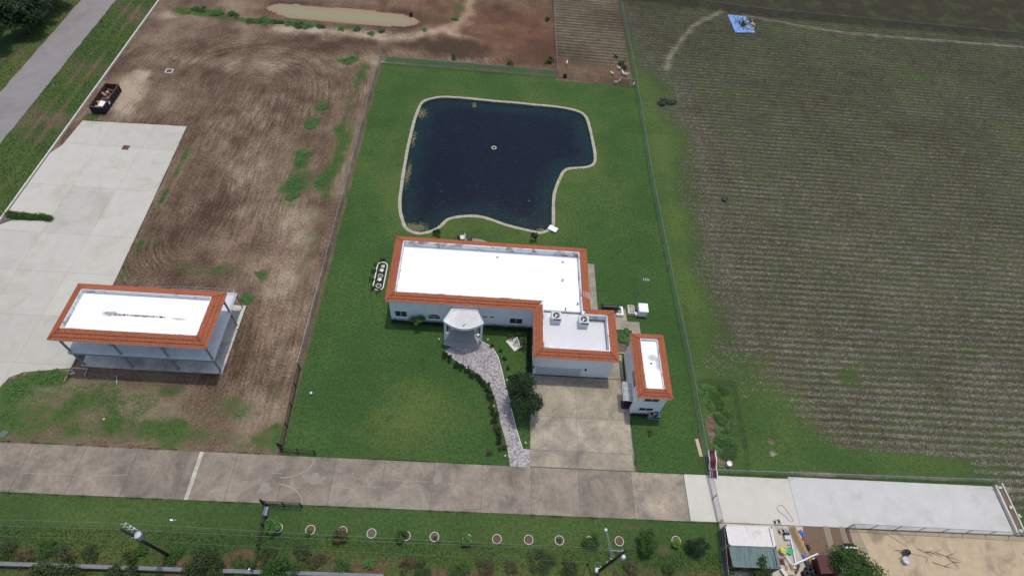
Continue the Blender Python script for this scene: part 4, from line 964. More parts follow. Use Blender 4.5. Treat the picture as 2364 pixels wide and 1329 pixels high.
fence('chain-link fence with a top wire closing off the far side of the crop field', [(31.5, 157), (70.85, 153.7), (143.6, 152.9), (175, 152.6)], 1.9, 3.2, mesh='chain_dark')
fence('thin wire fence round the weedy garden plot beside the lawn', [tuple(at(*q)[:2]) for q in ((1610, 882), (1690, 888), (1703, 960), (1716, 1030), (1724, 1092))], 1.5, 3, .025, 'chain_dark', 'steel', rail=False)
fence('chain-link fence with white top rail along the back of the pale drive', [(32.9, 28.45), (45, 28.6), (74.6, 28.95)], 1.2, 3.4, .04, 'chain', 'galv')
fence('chain-link fence with slanted posts between the pale drive and the sand yard', [(50.6, 21.75), (76.5, 21.5)], 2.2, 3.2, .05)
fence('chain-link fence beside the red container end', [(33.0, 21.5), (32.4, 15.5), (32.2, 9.5)], 2.2, 3.0, .04, 'chain')
fence('chain-link kennel panel standing open on the gravel edge', [(50.55, 21.6), (51.2, 18.2)], 2.2, 3.4, .04, 'chain')
fence('wire fence disappearing under the trees at top left', [(-107.5, 90), (-107.5, 140)], 1.5, 3.0, .04, 'chain_dark', 'galv')
# sliding gate of the drive
sg = thing('sliding_gate', 'long chain-link gate closed across the pale concrete drive', 'gate', (32.75, 25, 0))
fence_run(sg, [(32.72, 28.2), (32.9, 24.9)], 1.9, 3.3, .05, 'chain', 'galv', mid=True); fence_run(sg, [(32.9, 24.8), (33.05, 21.7)], 1.9, 3.1, .05, 'chain', 'galv', mid=True)
# black steel fences and swing gates
def bar_panel(root, a, b, h, posts, parts=('picket', 'rail', 'post')):
    a, b = Vector((*a, 0)), Vector((*b, 0)); L = (b - a).length; d = (b - a).normalized()
    for j in range(posts + 1):
        p = a.lerp(b, j / posts); MB().box(p.x - .06, p.x + .06, p.y - .06, p.y + .06, -.05, h + .08).build('post', 'black', root)
    for zz in (.15, h - .05): MB().cyl((a.x, a.y, zz), (b.x, b.y, zz), .05, .05, 4).build('rail', 'black', root)
    k = int(L / .13); pk = MB()
    for j in range(1, k):
        p = a.lerp(b, j / k); pk.box(p.x - .009, p.x + .009, p.y - .009, p.y + .009, .1, h)
    pk.build('picket_row', 'black', root)
def bar(label, a, b, h, posts, cat='fence', name='steel_bar_fence'):
    t = thing(name, label, cat, (*a, 0)); bar_panel(t, a, b, h, posts); return t
bar('black steel bar fence between the dirt lot and the lawn near the drive', (-25.75, 40.9), (-25.35, 28.9), 1.8, 4)
bar('black steel bar fence running down the grass strip below the drive', (-25.3, 21.3), (-24.9, 13.9), 1.8, 3)
bar('black swing gate standing open along the lawn side of the drive', (-25.3, 28.45), (-20.9, 28.35), 1.7, 2, 'gate', 'swing_gate')
bar('black swing gate standing open along the grass strip side of the drive', (-25.5, 21.5), (-21.1, 21.45), 1.7, 2, 'gate', 'swing_gate')
for (x, y, lb) in ((-25.55, 28.75, 'tall black gate post at the lawn side hinge'), (-25.75, 21.45, 'tall black gate post at the grass strip hinge')):
    t = thing('gate_post', lb, 'post', (x, y, 0)); MB().box(x - .11, x + .11, y - .11, y + .11, 0, 2.2).build('shaft', 'black', t); MB().lathe((x, y, 2.2), [(.13, 0), (.13, .05), (.08, .1), (.1, .2), (0, .3)], 8).build('finial', 'black', t)
t = thing('gate_opener', 'dark grey gate opener box at the top of the bar fence', 'box', (-25.2, 20.6, 0)); MB().box(-25.5, -25.0, 20.0, 21.1, .1, .9).build('cabinet', 'acblue', t, bevel=.03); MB().box(-25.45, -25.05, 20.1, 21.0, -.02, .1).build('plinth', 'drive', t, color=(.3, .3, .3))
t = thing('fence_corner_post', 'galvanised corner post with a cap at the bottom of the bar fence', 'post', (-24.9, 13.6, 0)); MB().cyl((-24.9, 13.6, 0), (-24.9, 13.6, 2.3), .06, .06, 8).build('shaft', 'dark', t); MB().lathe((-24.9, 13.6, 2.3), [(.12, 0), (.1, .08), (0, .12)], 8).build('cap', 'white', t)
# low wall along the bottom of the site
M['lowwall'] = simple('stained_wall_concrete', (.19, .20, .205), .9, .3, 1.2)
lw = thing('low_wall', 'low grey concrete wall half hidden by scrub along the bottom', 'wall', (-34, 13.5, 0))
for k in range(24):
    x = -72 + k * 2.6; MB().box(x + .015, x + 2.585, 13.25 + .012 * k, 13.55 + .012 * k, -.1, .75).build('wall_block', 'lowwall', lw, bevel=.02)
    MB().box(x + .01, x + 2.59, 13.2 + .012 * k, 13.62 + .012 * k, .753, .83).build('coping', 'lowwall', lw)
# concrete bench-like curb at the right end of the pale drive
rw = thing('retaining_curb', 'raised gravel-filled concrete curb at the far right end of the pale drive', 'curb', (74.8, 25, 0))
MB().box(74.35, 74.6, 21.7, 28.4, 0, .55).build('inner_wall', 'concrete_curb', rw); MB().box(75.4, 75.6, 21.7, 28.7, 0, .6).build('outer_wall', 'concrete_curb', rw); MB().box(74.6, 75.4, 21.7, 28.4, 0, .42).build('fill', 'gravel', rw)
for k, (x, y) in enumerate(((74.8, 28.0), (75.0, 25.3), (75.7, 24.2), (74.9, 22.2))): MB().cbox((x, y, .62), .5, .35, .3, k).build('rubble', 'concrete_curb', rw, bevel=.06)

# ================================================================== plants
def cloud(r_, cen, rad, n, size, up=.45, el=1.5):
    cen = np.asarray(cen, float); rad = np.asarray(rad, float); w_ = rad ** 2; idx = r_.choice(len(cen), n, p=w_ / w_.sum())
    d = r_.normal(0, 1, (n, 3)); d /= np.linalg.norm(d, axis=1)[:, None]; d[:, 2] = np.where(d[:, 2] < -.3, -d[:, 2] * .6, d[:, 2])
    p = cen[idx] + d * (rad[idx] * (r_.rand(n) ** .45) * r_.uniform(.75, 1.12, n))[:, None] * np.array([1, 1, .85])
    nm = d * .7 + r_.normal(0, .5, (n, 3)); nm[:, 2] += up; nm /= np.linalg.norm(nm, axis=1)[:, None]
    a = np.cross(nm, r_.normal(0, 1, (n, 3))); a /= np.linalg.norm(a, axis=1)[:, None] + 1e-9; b = np.cross(nm, a)
    s = (size * r_.uniform(.6, 1.35, n))[:, None]; s2 = s / el
    V = np.stack([p - a * s, p + b * s2, p + a * s, p - b * s2], 1).reshape(-1, 3)
    return V, np.arange(4 * n).reshape(-1, 4)
def plant(name, label, cat, x, y, trunk_h, cr, ch, n, size, mat, seed, group=None, lumps=None, tr=.12, zc=None, part='crown', el=1.5, up=.45, zs=1.0):
    r_ = np.random.RandomState(seed); t = thing(name, label, cat, (x, y, 0), group); zc = trunk_h + ch * .5 if zc is None else zc
    m = lumps or 12; cen = []; rad = []
    for k in range(m):
        d = r_.normal(0, 1, 3); d /= np.linalg.norm(d); q = r_.uniform(.35, .78)
        cen.append((x + d[0] * cr * q, y + d[1] * cr * q, max(.12 * ch, zc + d[2] * ch * .5 * q))); rad.append(cr * r_.uniform(.28, .46))
    V, Q = cloud(r_, cen, rad, n, size, up, el); V[:, 2] = np.maximum(V[:, 2] * zs, .03)
    fast(part, V, Q, mat, t)
    mb = MB(); top = Vector((x, y, max(.15, zc - ch * .1)))
    mb.tube([(x, y, -.1), Vector((x, y, -.1)).lerp(top, .5) + Vector((r_.uniform(-.1, .1) * tr * 3, r_.uniform(-.1, .1) * tr * 3, 0)), top], [tr, tr * .75, tr * .5], 8)
    for k in range(min(m, 8)):
        c = Vector(cen[k]); s = Vector((x, y, 0)).lerp(top, r_.uniform(.5, .95)); mb.tube([s, s.lerp(c, .55) + Vector((0, 0, .12 * cr)), c], [tr * .45, tr * .28, tr * .1], 5)
    mb.build('trunk' if part == 'crown' else 'stem', 'bark', t)
    return t
ORD = ['first', 'second', 'third', 'fourth', 'fifth', 'sixth', 'seventh', 'eighth', 'ninth', 'tenth', 'eleventh', 'twelfth', 'thirteenth', 'fourteenth', 'fifteenth', 'sixteenth', 'seventeenth', 'eighteenth', 'nineteenth', 'twentieth', 'twenty-first', 'twenty-second']
q = at(1208, 912, 3.6)
plant('oak_tree', 'dense dark green tree between the paver walk and the garage drive', 'tree', q.x, q.y + .2, 1.6, 3.2, 4.4, 11000, .13, 'leaf_oak', 1, lumps=22, tr=.16)
# trees at the bottom edge
for k, (px, py, cr, h, mt, lb) in enumerate(((1966, 1318, 3.7, 4.5, 'leaf_mid', 'leafy green tree overhanging the brown shed at bottom right'), (135, 1318, 3.6, 3.2, 'leaf_scrub', 'dark scrubby tree at the far left of the bottom edge'),
        (470, 1318, 2.9, 2.6, 'leaf_scrub', 'scrubby tree over the low wall right of the transformer pole'), (290, 1316, 2.3, 2.2, 'leaf_scrub', 'dark scrub bush right below the transformer pole'),
        (650, 1322, 2.2, 2.2, 'leaf_mid', 'green bush just right of the bar fence bottom'), (1755, 1318, 1.9, 2.3, 'leaf_scrub', 'olive tree behind the green container'), (1692, 1312, .9, 1.8, 'leaf_mid', 'green vine climbing the fence by the container'))):
    q = at(px, py, h * .5); plant('bottom_tree' if cr > 2.5 else 'bush', lb, 'tree' if cr > 2.5 else 'bush', q.x, q.y, h * .3, cr, h * .9, int(1500 * cr), .12, mt, 30 + k, 'trees along the bottom edge', 14, .09)
# loose scrub along the bottom strip
rb = random.Random(8)
for k, (px, py, cr) in enumerate(((60, 1290, 1.2), (215, 1275, 1.2), (330, 1268, .9), (560, 1305, 1.1), (700, 1275, 1.1), (735, 1290, 1.2), (790, 1310, 1.3), (853, 1297, .8), (940, 1305, 1.1), (980, 1312, 1.3), (1120, 1312, 1.0), (1180, 1305, .8), (1250, 1305, 1.6), (1310, 1315, 1.6), (1450, 1318, 1.2), (1540, 1315, 1.0), (20, 1275, 1.3), (110, 1268, 1.4), (400, 1285, 1.2), (620, 1285, 1.0), (1060, 1318, 1.2))):
    q = at(px, py); plant('scrub_bush', '%s low scrub bush from the left along the bottom strip' % ORD[k], 'bush', q.x, q.y, .1, cr * rb.uniform(1.0, 1.5), cr * .8, int(620 * cr), .085, 'leaf_bright' if px == 853 else rb.choice(('leaf_scrub', 'leaf_mid', 'leaf_scrub', 'leaf_brown')), 60 + k, 'low scrub along the bottom strip', 13, .04, part='foliage', up=.9, zs=.75)
# planting rings with their shrubs
pots = [(642, 1218), (717, 1223), (791, 1226), (858, 1231), (937, 1237), (1003, 1239), (1078, 1243), (1147, 1244), (1220, 1245.5), (1291, 1247), (1360, 1249), (1429, 1249), (1560, 1248)]
for k, (px, py) in enumerate(pots):
    q = at(px, py); lb = '%s white planting ring from the left in the row below the drive' % ORD[k]
    t = thing('planting_ring', lb, 'planter', (q.x, q.y, 0), 'white rings in a row below the drive')
    MB().lathe((q.x, q.y, 0), [(.59, -.02), (.59, .2), (.53, .2), (.53, -.02)], 28).build('rim', 'cream', t, smooth=False)
    MB().lathe((q.x, q.y, 0), [(0, .11), (.25, .10), (.53, .07)], 20).build('soil', 'redsoil' if k in (1, 2, 4, 7, 8, 11) else 'soil', t)
for k, (px, py, z, cr, h, n_, mt, lb) in enumerate(((632, 1213, 1.0, 1.15, 1.7, 1500, 'leaf_bright', 'bright leafy shrub in the leftmost planting ring'), (712, 1230, .3, .45, .4, 250, 'leaf_mid', 'tiny plant sprouting in the second planting ring'), (783, 1240, .8, 1.15, 1.5, 1100, 'leaf_brown', 'olive brown shrub leaning out of the third planting ring'), (928, 1237, .8, .95, 1.4, 900, 'leaf_mid', 'thin green shrub left of the fifth planting ring'), (1004, 1242, .3, .35, .5, 160, 'leaf_brown', 'withered sprig in the sixth planting ring'), (1079, 1243, .8, 1.0, 1.3, 700, 'leaf_bright', 'spiky open shrub covering the seventh planting ring'), (1291, 1248, .3, .42, .3, 200, 'leaf_mid', 'small green weed in the tenth planting ring'), (1368, 1247, 1.0, 1.25, 1.8, 1100, 'leaf_mid', 'two-stemmed green shrub over the eleventh planting ring'),
        (1500, 1250, 1.4, 1.65, 2.4, 3000, 'leaf_mid', 'round dense green tree right of the planting rings'), (1561, 1256, .7, .8, 1.2, 700, 'leaf_yellow', 'yellow-green shrub in the rightmost planting ring'), (1612, 1264, 1.2, 1.6, 2.0, 1700, 'leaf_dark', 'dark open tree beside the container fence'))):
    q = at(px, py, z); plant('young_tree' if cr > 1.4 else 'shrub', lb, 'tree' if cr > 1.4 else 'shrub', q.x, q.y, h * .25, cr, h * .85, n_, .085, mt, 90 + k, None, 10, .05, part='crown' if cr > 1.4 else 'foliage', up=.7)
# hedge clumps left of the walk
hp = [(1026, 822), (1040, 830), (1056, 843), (1068, 850), (1082, 858), (1094, 866), (1104, 873), (1113, 882), (1122, 890), (1130, 903), (1134, 918), (1138, 937), (1143, 955), (1145, 972), (1149, 990), (1154, 1005), (1157, 1020), (1162, 1035)]
for k, (px, py) in enumerate(hp):
    q = at(px - 2, py); plant('walk_shrub', '%s low shrub from the porch in the row left of the paver walk' % ORD[k], 'shrub', q.x, q.y, .05, .72, .7, 420, .07, ('leaf_dark', 'leaf_dark', 'leaf_brown')[k % 3 if k > 8 else 0], 120 + k, 'low shrubs along the left of the walk', 6, .03, part='foliage')
for k, (px, py) in enumerate(((1128, 800), (1148, 812), (1156, 828), (1163, 850), (1168, 872), (1174, 890))):
    q = at(px + 8, py); plant('walk_shrub', '%s thin low plant from the porch right of the white walk edging' % ORD[k], 'shrub', q.x, q.y, .05, .5, .4, 160, .07, 'leaf_dark', 150 + k, 'low plants along the right of the walk', 5, .03, part='foliage')
# foundation hedges: clipped runs against the walls
def hedge(label, x0, x1, y0, y1, h, seed, mat='leaf_dark'):
    r_ = np.random.RandomState(seed); t = thing('hedge', label, 'hedge', ((x0 + x1) / 2, (y0 + y1) / 2, 0)); n_ = int((x1 - x0) * (y1 - y0) * 260) + 200
    cen = []; rad = []; L = max(x1 - x0, y1 - y0); k = int(L / .5)
    for i in range(k): cen.append((x0 + (x1 - x0) * (i + .5) / k if x1 - x0 > y1 - y0 else (x0 + x1) / 2, y0 + (y1 - y0) * (i + .5) / k if y1 - y0 >= x1 - x0 else (y0 + y1) / 2, h * .5)); rad.append(min(x1 - x0, y1 - y0) * r_.uniform(.45, .7))
    V, Q = cloud(r_, cen, rad, n_, .08); V[:, 2] = np.clip(V[:, 2], .02, h * 1.25); fast('foliage', V, Q, mat, t)
    mb = MB()
    for c in cen[::2]: mb.cyl((c[0], c[1], -.05), (c[0], c[1], h * .6), .03, .02, 5)
    mb.build('stems', 'bark', t)
hedge('dark clipped hedge under the left front windows of the house', -13.8, -5.7, 49.6, 50.3, .65, 1)
hedge('dark clipped hedge under the right front window of the house', .9, 8.2, 49.5, 50.3, .75, 2)
hedge('dark hedge along the left wall of the garage wing', 7.4, 8.15, 42.4, 49.3, .8, 3)
hedge('thin dark hedge strip under the front windows of the annex', 22.9, 25.6, 36.2, 36.6, .5, 4)
q = at(964, 737, 1.2); plant('feathery_shrub', 'feathery bright green shrub in front of the house windows', 'shrub', q.x, q.y - .3, .5, 1.5, 2.2, 1500, .13, 'leaf_bright', 170, None, 11, .06, part='foliage', el=3.5)
for k, (px, py) in enumerate(((1007, 552), (1229, 562))):
    q = at(px, py); plant('dark_shrub', ('small dark shrub left of the back patio', 'dark upright shrub behind the house right of the patio')[k], 'shrub', q.x, q.y + 1.0, .1, .9, 2.0, 500, .1, 'leaf_dark', 180 + k, None, 8, .04, part='foliage')
# weeds in the dirt lot and round the muddy pond
for k, (px, py, rx, n_) in enumerate(((715, 290, 1.3, 700), (726, 280, 1.0, 400), (745, 246, 1.2, 600), (700, 360, 1.5, 800), (678, 425, 1.8, 1000), (676, 450, 1.3, 600), (736, 420, 1.0, 350), (692, 375, 1.0, 300), (800, 142, 1.5, 600), (815, 136, 1.2, 500), (571, 688, 1.0, 500), (600, 633, .8, 250), (98, 870, 1.0, 300), (125, 862, .9, 300), (40, 890, 1.1, 300))):
    q = at(px, py); plant('weed_clump', '%s green weed clump in the bare dirt lot, counted from the top by the fence' % ORD[k], 'weeds', q.x, q.y, .02, rx * 1.35, .45, int(n_ * 1.2), .09, 'leaf_bright', 200 + k, 'weed clumps in the dirt lot', 16, .02, part='foliage', up=1.6, zs=.4)
for k, (px, py, rx) in enumerate(((590, 50, 2.0), (612, 52, 2.2), (640, 52, 1.3), (668, 56, 1.4), (688, 60, 1.5), (715, 60, 1.8), (740, 62, 1.2), (788, 68, 1.0), (823, 68, 1.0), (858, 79, .9), (880, 72, 1.0), (980, 70, .7), (460, 22, 1.5), (500, 30, 2.0), (540, 35, 1.8), (1055, 44, 1.2))):
    q = at(px, py); plant('pond_weed', '%s weed clump along the near bank of the muddy pond' % ORD[k], 'weeds', q.x, q.y, .05, rx * 1.2, .6, int(420 * rx), .12, ('leaf_mid', 'leaf_bright')[k % 2], 230 + k, 'weeds round the muddy pond', 9, .02, part='foliage', up=1.4, zs=.6)
for k, (px, py) in enumerate(((1264, 48), (1272, 140), (1266, 145), (1432, 150), (1440, 160), (1045, 135), (1180, 150))):
    q = at(px, py); plant('pen_weed', ('weed by the top of the pen fence', 'tall weed left of the pen corner', 'short weed left of the pen corner', 'weed behind the white goats', 'dark weed beside the lying goats', 'weed behind the back fence', 'weed near the middle of the back fence')[k], 'weeds', q.x, q.y, .05, 1.0, .8, 260, .13, 'leaf_mid', 260 + k, None, 6, .02, part='foliage')
# planting island weeds
r_ = np.random.RandomState(77); cen = [(-79.8 + 7 * i / 15, 66.4 + r_.uniform(-.3, .3), .3) for i in range(16)]
t = thing('island_weeds', 'overgrown green weeds on the tongue of soil in the parking lot', 'weeds', (-76, 66.4, 0)); V, Q = cloud(r_, cen, [.75] * 16, 2200, .12); V[:, 2] = np.maximum(V[:, 2], .1); fast('foliage', V, Q, 'leaf_mid', t)
# vegetable bed
t = thing('garden_bed', 'rectangular garden bed with leafy vegetables behind the annex', 'garden bed', (22.9, 49, 0))
MB().box(21.25, 24.55, 46.75, 51.15, .0, .10).build('soil', 'soil', t)
for (x0, x1, y0, y1) in ((21.15, 21.3, 46.7, 51.2), (24.5, 24.65, 46.7, 51.2), (21.3, 24.5, 46.65, 46.8), (21.3, 24.5, 51.05, 51.2)): MB().box(x0, x1, y0, y1, 0, .2).build('edging', 'palewood', t)
cen = [(21.6 + r_.rand() * 2.0, 48.6 + r_.rand() * 2.3, .3) for _ in range(16)] + [(23.5 + r_.rand() * .8, 50.2 + r_.rand() * .7, .3) for _ in range(4)] + [(23.3 + r_.rand() * .8, 48.2 + r_.rand() * .7, .3) for _ in range(3)]
V, Q = cloud(r_, cen, [.42] * len(cen), 2000, .12, 1.0); V[:, 2] = np.maximum(V[:, 2], .12); fast('vegetables', V, Q, 'leaf_bright', t)
# weeds of the wired garden plot
for k, (px, py, rx, n_) in enumerate(((1625, 905, 1.3, 600), (1645, 910, 1.5, 700), (1665, 900, 1.2, 500), (1635, 930, 1.3, 600), (1660, 935, 1.4, 600), (1668, 965, 1.4, 600), (1672, 1000, 1.3, 600), (1676, 1030, 1.5, 800), (1684, 1050, 1.3, 700), (1652, 1040, .8, 300), (1680, 985, 1.2, 400))):
    q = at(px, py); plant('garden_weed', '%s leafy weed from the top in the wired garden plot' % ORD[k], 'weeds', q.x, q.y, .05, rx * 1.2, .55, int(n_ * 1.3), .10, 'leaf_mid' if k % 3 else 'leaf_bright', 280 + k, 'weeds in the wired garden plot', 10, .02, part='foliage', up=1.2, zs=.5)
# brush pile
q = at(1540, 238); r_ = np.random.RandomState(5); t = thing('brush_pile', 'pile of wilted cut branches on the grass right of the fence', 'branches', (q.x, q.y, 0))
cen = [(q.x - 2.2 + r_.rand() * 4.4, q.y + (1 - r_.rand() * 2) * 1.0, .3) for _ in range(14)]; V, Q = cloud(r_, cen, [.7] * 14, 1500, .12); V[:, 2] = np.maximum(V[:, 2], .04); fast('leaves', V, Q, 'leaf_grey', t)
mb = MB()
for c in cen: mb.tube([(c[0] - r_.uniform(-1, 1), c[1] - r_.uniform(-.6, .6), .1), (c[0], c[1], .4), (c[0] + r_.uniform(-1, 1), c[1] + r_.uniform(-.7, .7), .25)], .03, 5)
mb.build('branches', 'bark', t)
# woods at top left
for k, (px, py, cr, h) in enumerate(((6, 36, 4.5, 8), (42, 30, 4.2, 8), (74, 6, 4.0, 8), (0, -20, 5, 9), (40, -30, 5, 9), (-30, 60, 4.5, 8), (105, -40, 4.5, 9))):
    q = at(px, py, h * .6); plant('roadside_tree', ('big dark tree in the top left corner', 'dark tree beside the wire end at top left', 'dark tree nearest the road at the top edge', 'tall dark tree behind the corner tree', 'tall dark tree behind the wood edge', 'dark tree at the left edge of the wood', 'dark tree farthest up the road')[k], 'tree', q.x, q.y, 1.5, cr, h * .85, 3200, .26, 'leaf_oak', 310 + k, 'dark trees beyond the road', 14, .2)

# ================================================================== utility poles and wires
def upole(label, bx, by, tx, ty, h, seed):
    t = thing('utility_pole', label, 'pole', (bx, by, 0)); b0, tp = Vector((bx, by, -.2)), Vector((tx, ty, h)); d = (tp - b0)
    MB().cyl(b0, tp, .20, .14, 12).build('shaft', 'pole', t, smooth=True); return t, b0, d
p1, b0, d1 = upole('dark wooden utility pole with one large transformer can at lower left', -35.28, 15.1, -35.35, 15.08, 12.6, 1)
def along(b, d, k): return b + d * k
tr = along(b0, d1, .70) + Vector((.36, .12, 0))
can = MB().lathe((tr.x, tr.y, tr.z), [(0, 0), (.3, 0), (.34, .05), (.34, 1.0), (.37, 1.02), (.37, 1.1), (.28, 1.16), (0, 1.18)], 20).build('transformer', 'acgrey', p1, smooth=False)
for k in range(7):
    a = R(-50 + k * 22); MB().cbox((tr.x + math.cos(a) * .42, tr.y + math.sin(a) * .42 + .0, tr.z + .5), .14, .03, .8, a).build('cooling_fin', 'galv', can)
for dx in (-.12, .14): MB().lathe((tr.x + dx - .28, tr.y - .3, tr.z + .9), [(0, 0), (.05, 0), (.08, .06), (.05, .1), (.08, .16), (.05, .2), (0, .34)], 10).build('bushing', 'white', can)
for k, zz in ((.985, 0), (.90, 0), (.83, 0)):
    c = along(b0, d1, k); mb = MB().cyl(c + Vector((-.08, .1, 0)), c + Vector((.25, .55, .12)), .03, .03, 6).cyl(c + Vector((-.35, .5, .1)), c + Vector((.55, .5, .1)), .03, .03, 6); mb.build('bracket', 'acgrey', p1)
    MB().lathe(c + Vector((.25, .55, .12)), [(0, 0), (.06, 0), (.09, .08), (.06, .12), (.09, .2), (0, .3)], 10).build('insulator', 'white', p1)
p2, b2, d2 = upole('dark wooden utility pole with street light arms at lower right', 16.55, 15.2, 17.1, 14.95, 12.4, 2)
MB().box(16.1, 16.7, 15.0, 15.5, 0.0, .9).build('meter_cabinet', 'acgrey', p2, bevel=.03)
c = along(b2, d2, .62); 
MB().lathe(along(b2, d2, .80) + Vector((.42, -.12, -.4)), [(0, 0), (.24, 0), (.26, .05), (.26, .7), (.18, .8), (0, .82)], 16).build('transformer', 'acgrey', p2)
arm0 = c + Vector((-.1, .1, 0)); end = at(1399, 1222, 8.8); mb = MB()
for o_ in (-.12, .1, .3): mb.cyl(arm0 + Vector((o_, 0, -.2)), end + Vector((o_ * .2, 0, 0)), .03, .025, 6)
mb.build('lamp_arm', 'galv', p2); MB().lathe(end, [(0, .1), (.16, .06), (.2, -.05), (.1, -.12), (0, -.12)], 12).build('lamp_head', 'acgrey', p2)
c = along(b2, d2, .93); MB().cyl(c + Vector((-1.3, .2, 0)), c + Vector((.1, .15, 0)), .05, .05, 6).build('cross_arm', 'galv', p2)
for k in (.2, .45, .6, .97): MB().lathe(along(b2, d2, k) + Vector((-.2, .12, 0)), [(0, 0), (.07, 0), (.09, .12), (.05, .2), (0, .3)], 8).build('insulator', 'white', p2)
def wire(label, a, b, sag, r=.013):
    a, b = Vector(a), Vector(b); P = [a.lerp(b, i / 24) - Vector((0, 0, sag * 4 * (i / 24) * (1 - i / 24))) for i in range(25)]
    tag(MB().tube(P, r, 5).build('power_line', 'wire'), label, 'wire')
t1, t2 = along(b0, d1, .985), along(b2, d2, .985)
wire('upper power wire running from the transformer pole to the right pole', t1 + Vector((.2, .55, .4)), t2 + Vector((-.1, .2, .1)), .5)
wire('second power wire running from the transformer pole to the right pole', t1 + Vector((0, 0, .1)), along(b2, d2, .93) + Vector((-.9, .2, 0)), .5)
wire('lowest wire between the two poles', along(b0, d1, .70) + Vector((-.2, -.2, 0)), along(b2, d2, .48) + Vector((-.2, 0, 0)), .6, .009)
wire('upper power wire leaving the transformer pole to the left edge', t1 + Vector((.2, .55, .4)), (-80, 15.6, 12.3), .6)
wire('second power wire leaving the transformer pole to the left edge', t1 + Vector((0, 0, .1)), (-80, 15.1, 12.2), .6)
wire('lowest wire leaving the transformer pole to the left edge', along(b0, d1, .70) + Vector((-.2, -.2, 0)), (-80, 14.9, 8.6), .6, .009)
wire('guy wire slanting from the right pole top to the ground', t2, (23.2, 13.6, 0.05), .0, .013)
# bird over the strip
q = at(400, 1200, 14); t = thing('bird', 'grey and black bird gliding above the grass strip', 'bird', q)
mb = MB().add([(0, 0, 0)], []); V_ = []
body = MB().lathe((0, 0, 0), [(0, -.17), (.04, -.12), (.05, 0), (.04, .1), (.02, .15), (0, .2)], 8); body.v = [(q.x + v[2] * .3 + v[0], q.y - v[2], q.z + v[1]) for v in body.v]; body.build('body', 'dark', t, smooth=True)
for sg in (1, -1): MB().add([(q.x, q.y + .07, q.z + .02), (q.x + sg * .28, q.y + .09 + .03 * (sg < 0), q.z + .10), (q.x + sg * .35, q.y - .01, q.z + .10), (q.x + sg * .04, q.y - .08, q.z + .02)], [(0, 1, 2, 3)]).build('wing', 'galv', t)
# ================================================================== rooftop and garden equipment
def ac_unit(name, label, x, y, z, w_, d_, h_, body, group, curb=True):
    t = thing(name, label, 'air conditioner', (x, y, z), group); z0 = z
    if curb:
        MB().box(x - w_ / 2 + .03, x + w_ / 2 - .03, y - d_ / 2 + .03, y + d_ / 2 - .03, z - .05, z + .38).build('curb', 'white', t); z0 = z + .38
    MB().box(x - w_ / 2, x + w_ / 2, y - d_ / 2, y + d_ / 2, z0, z0 + h_).build('cabinet', body, t, bevel=.02)
    MB().box(x - w_ * .28, x + w_ * .44, y - d_ / 2 - .015, y - d_ / 2 + .0, z0 + h_ * .62, z0 + h_ * .92).build('intake_grille', 'dark', t)
    f = MB().lathe((x, y, z0 + h_), [(.0, .012), (w_ * .29, .012), (w_ * .29, .05), (w_ * .33, .05), (w_ * .33, -.01)], 24).build('fan_ring', 'black', t)
    for k in range(3):
        a = k * 2.09; MB().cbox((x + math.cos(a) * w_ * .14, y + math.sin(a) * w_ * .14, z0 + h_ + .03), w_ * .22, w_ * .11, .012, a, .15).build('fan_blade', 'galv', f)
    MB().cyl((x, y, z0 + h_ + .02), (x, y, z0 + h_ + .05), w_ * .06, w_ * .06, 10).build('fan_hub', 'galv', f)
    return t
zg = ZM - .28
q = at(1282, 748, zg); ac_unit('rooftop_unit', 'grey rooftop air conditioner nearer the main roof on the garage wing', q.x, q.y + .7, zg, 1.5, 1.3, 1.0, 'acgrey', 'air conditioners on the garage roof')
q = at(1345, 757.5, zg); ac_unit('rooftop_unit', 'grey rooftop air conditioner on the right of the garage roof', q.x, q.y + .7, zg, 1.5, 1.3, 1.05, 'acgrey', 'air conditioners on the garage roof')
q = at(1507, 968); ac_unit('ground_unit', 'blue-grey air conditioner on the grass below the annex windows', q.x + .05, q.y + .5, 0, 1.7, 1.1, 1.0, 'acblue', None, False)
# smoker, boxes, antenna behind the garage
q = at(1408, 718); t = thing('barrel_smoker', 'black barrel smoker grill on the walk behind the garage', 'grill', (q.x, q.y, 0)); x, y = q.x, q.y
MB().cyl((x - 1.6, y + .1, 1.0), (x + .8, y + .1, 1.0), .42, .42, 16).build('barrel', 'black', t); MB().cyl((x + .8, y + .1, .9), (x + 1.35, y + .1, .9), .33, .33, 14).build('firebox', 'black', t)
MB().cyl((x - 1.5, y + .1, 1.3), (x - 1.5, y + .1, 2.1), .09, .09, 8).build('chimney', 'dark', t)
for dx in (-1.3, .6): MB().box(x + dx - .04, x + dx + .04, y - .25, y - .17, 0, .8).box(x + dx - .04, x + dx + .04, y + .35, y + .43, 0, .8).build('leg', 'dark', t)
MB().box(x - 1.7, x + .5, y - .75, y - .35, .72, .76).build('shelf', 'dark', t)
for k in range(4): MB().cyl((x - 1.2 + k * .45, y + .45, 1.25), (x - 1.2 + k * .45, y + .62, 1.35), .03, .03, 6).build('handle', 'galv', t)
t = thing('white_slab_table', 'white square open-topped block at the end of the smoker', 'block', (x + 1.5, y, 0)); x += 1.45
MB().box(x - .55, x + .35, y + .45, y + .65, 0, .6).box(x + .3, x + .62, y - 1.0, y + .65, 0, .602).box(x - .55, x + .3, y - 1.0, y - .75, 0, .598).build('wall', 'white', t); MB().box(x - .5, x + .3, y - .75, y + .45, 0, .25).build('floor', 'drive', t, color=(.4, .38, .35))
q = at(1456, 727); t = thing('water_trough', 'weathered white stone trough beside the cabinet', 'trough', (q.x, q.y, 0)); x, y = q.x, q.y + .7
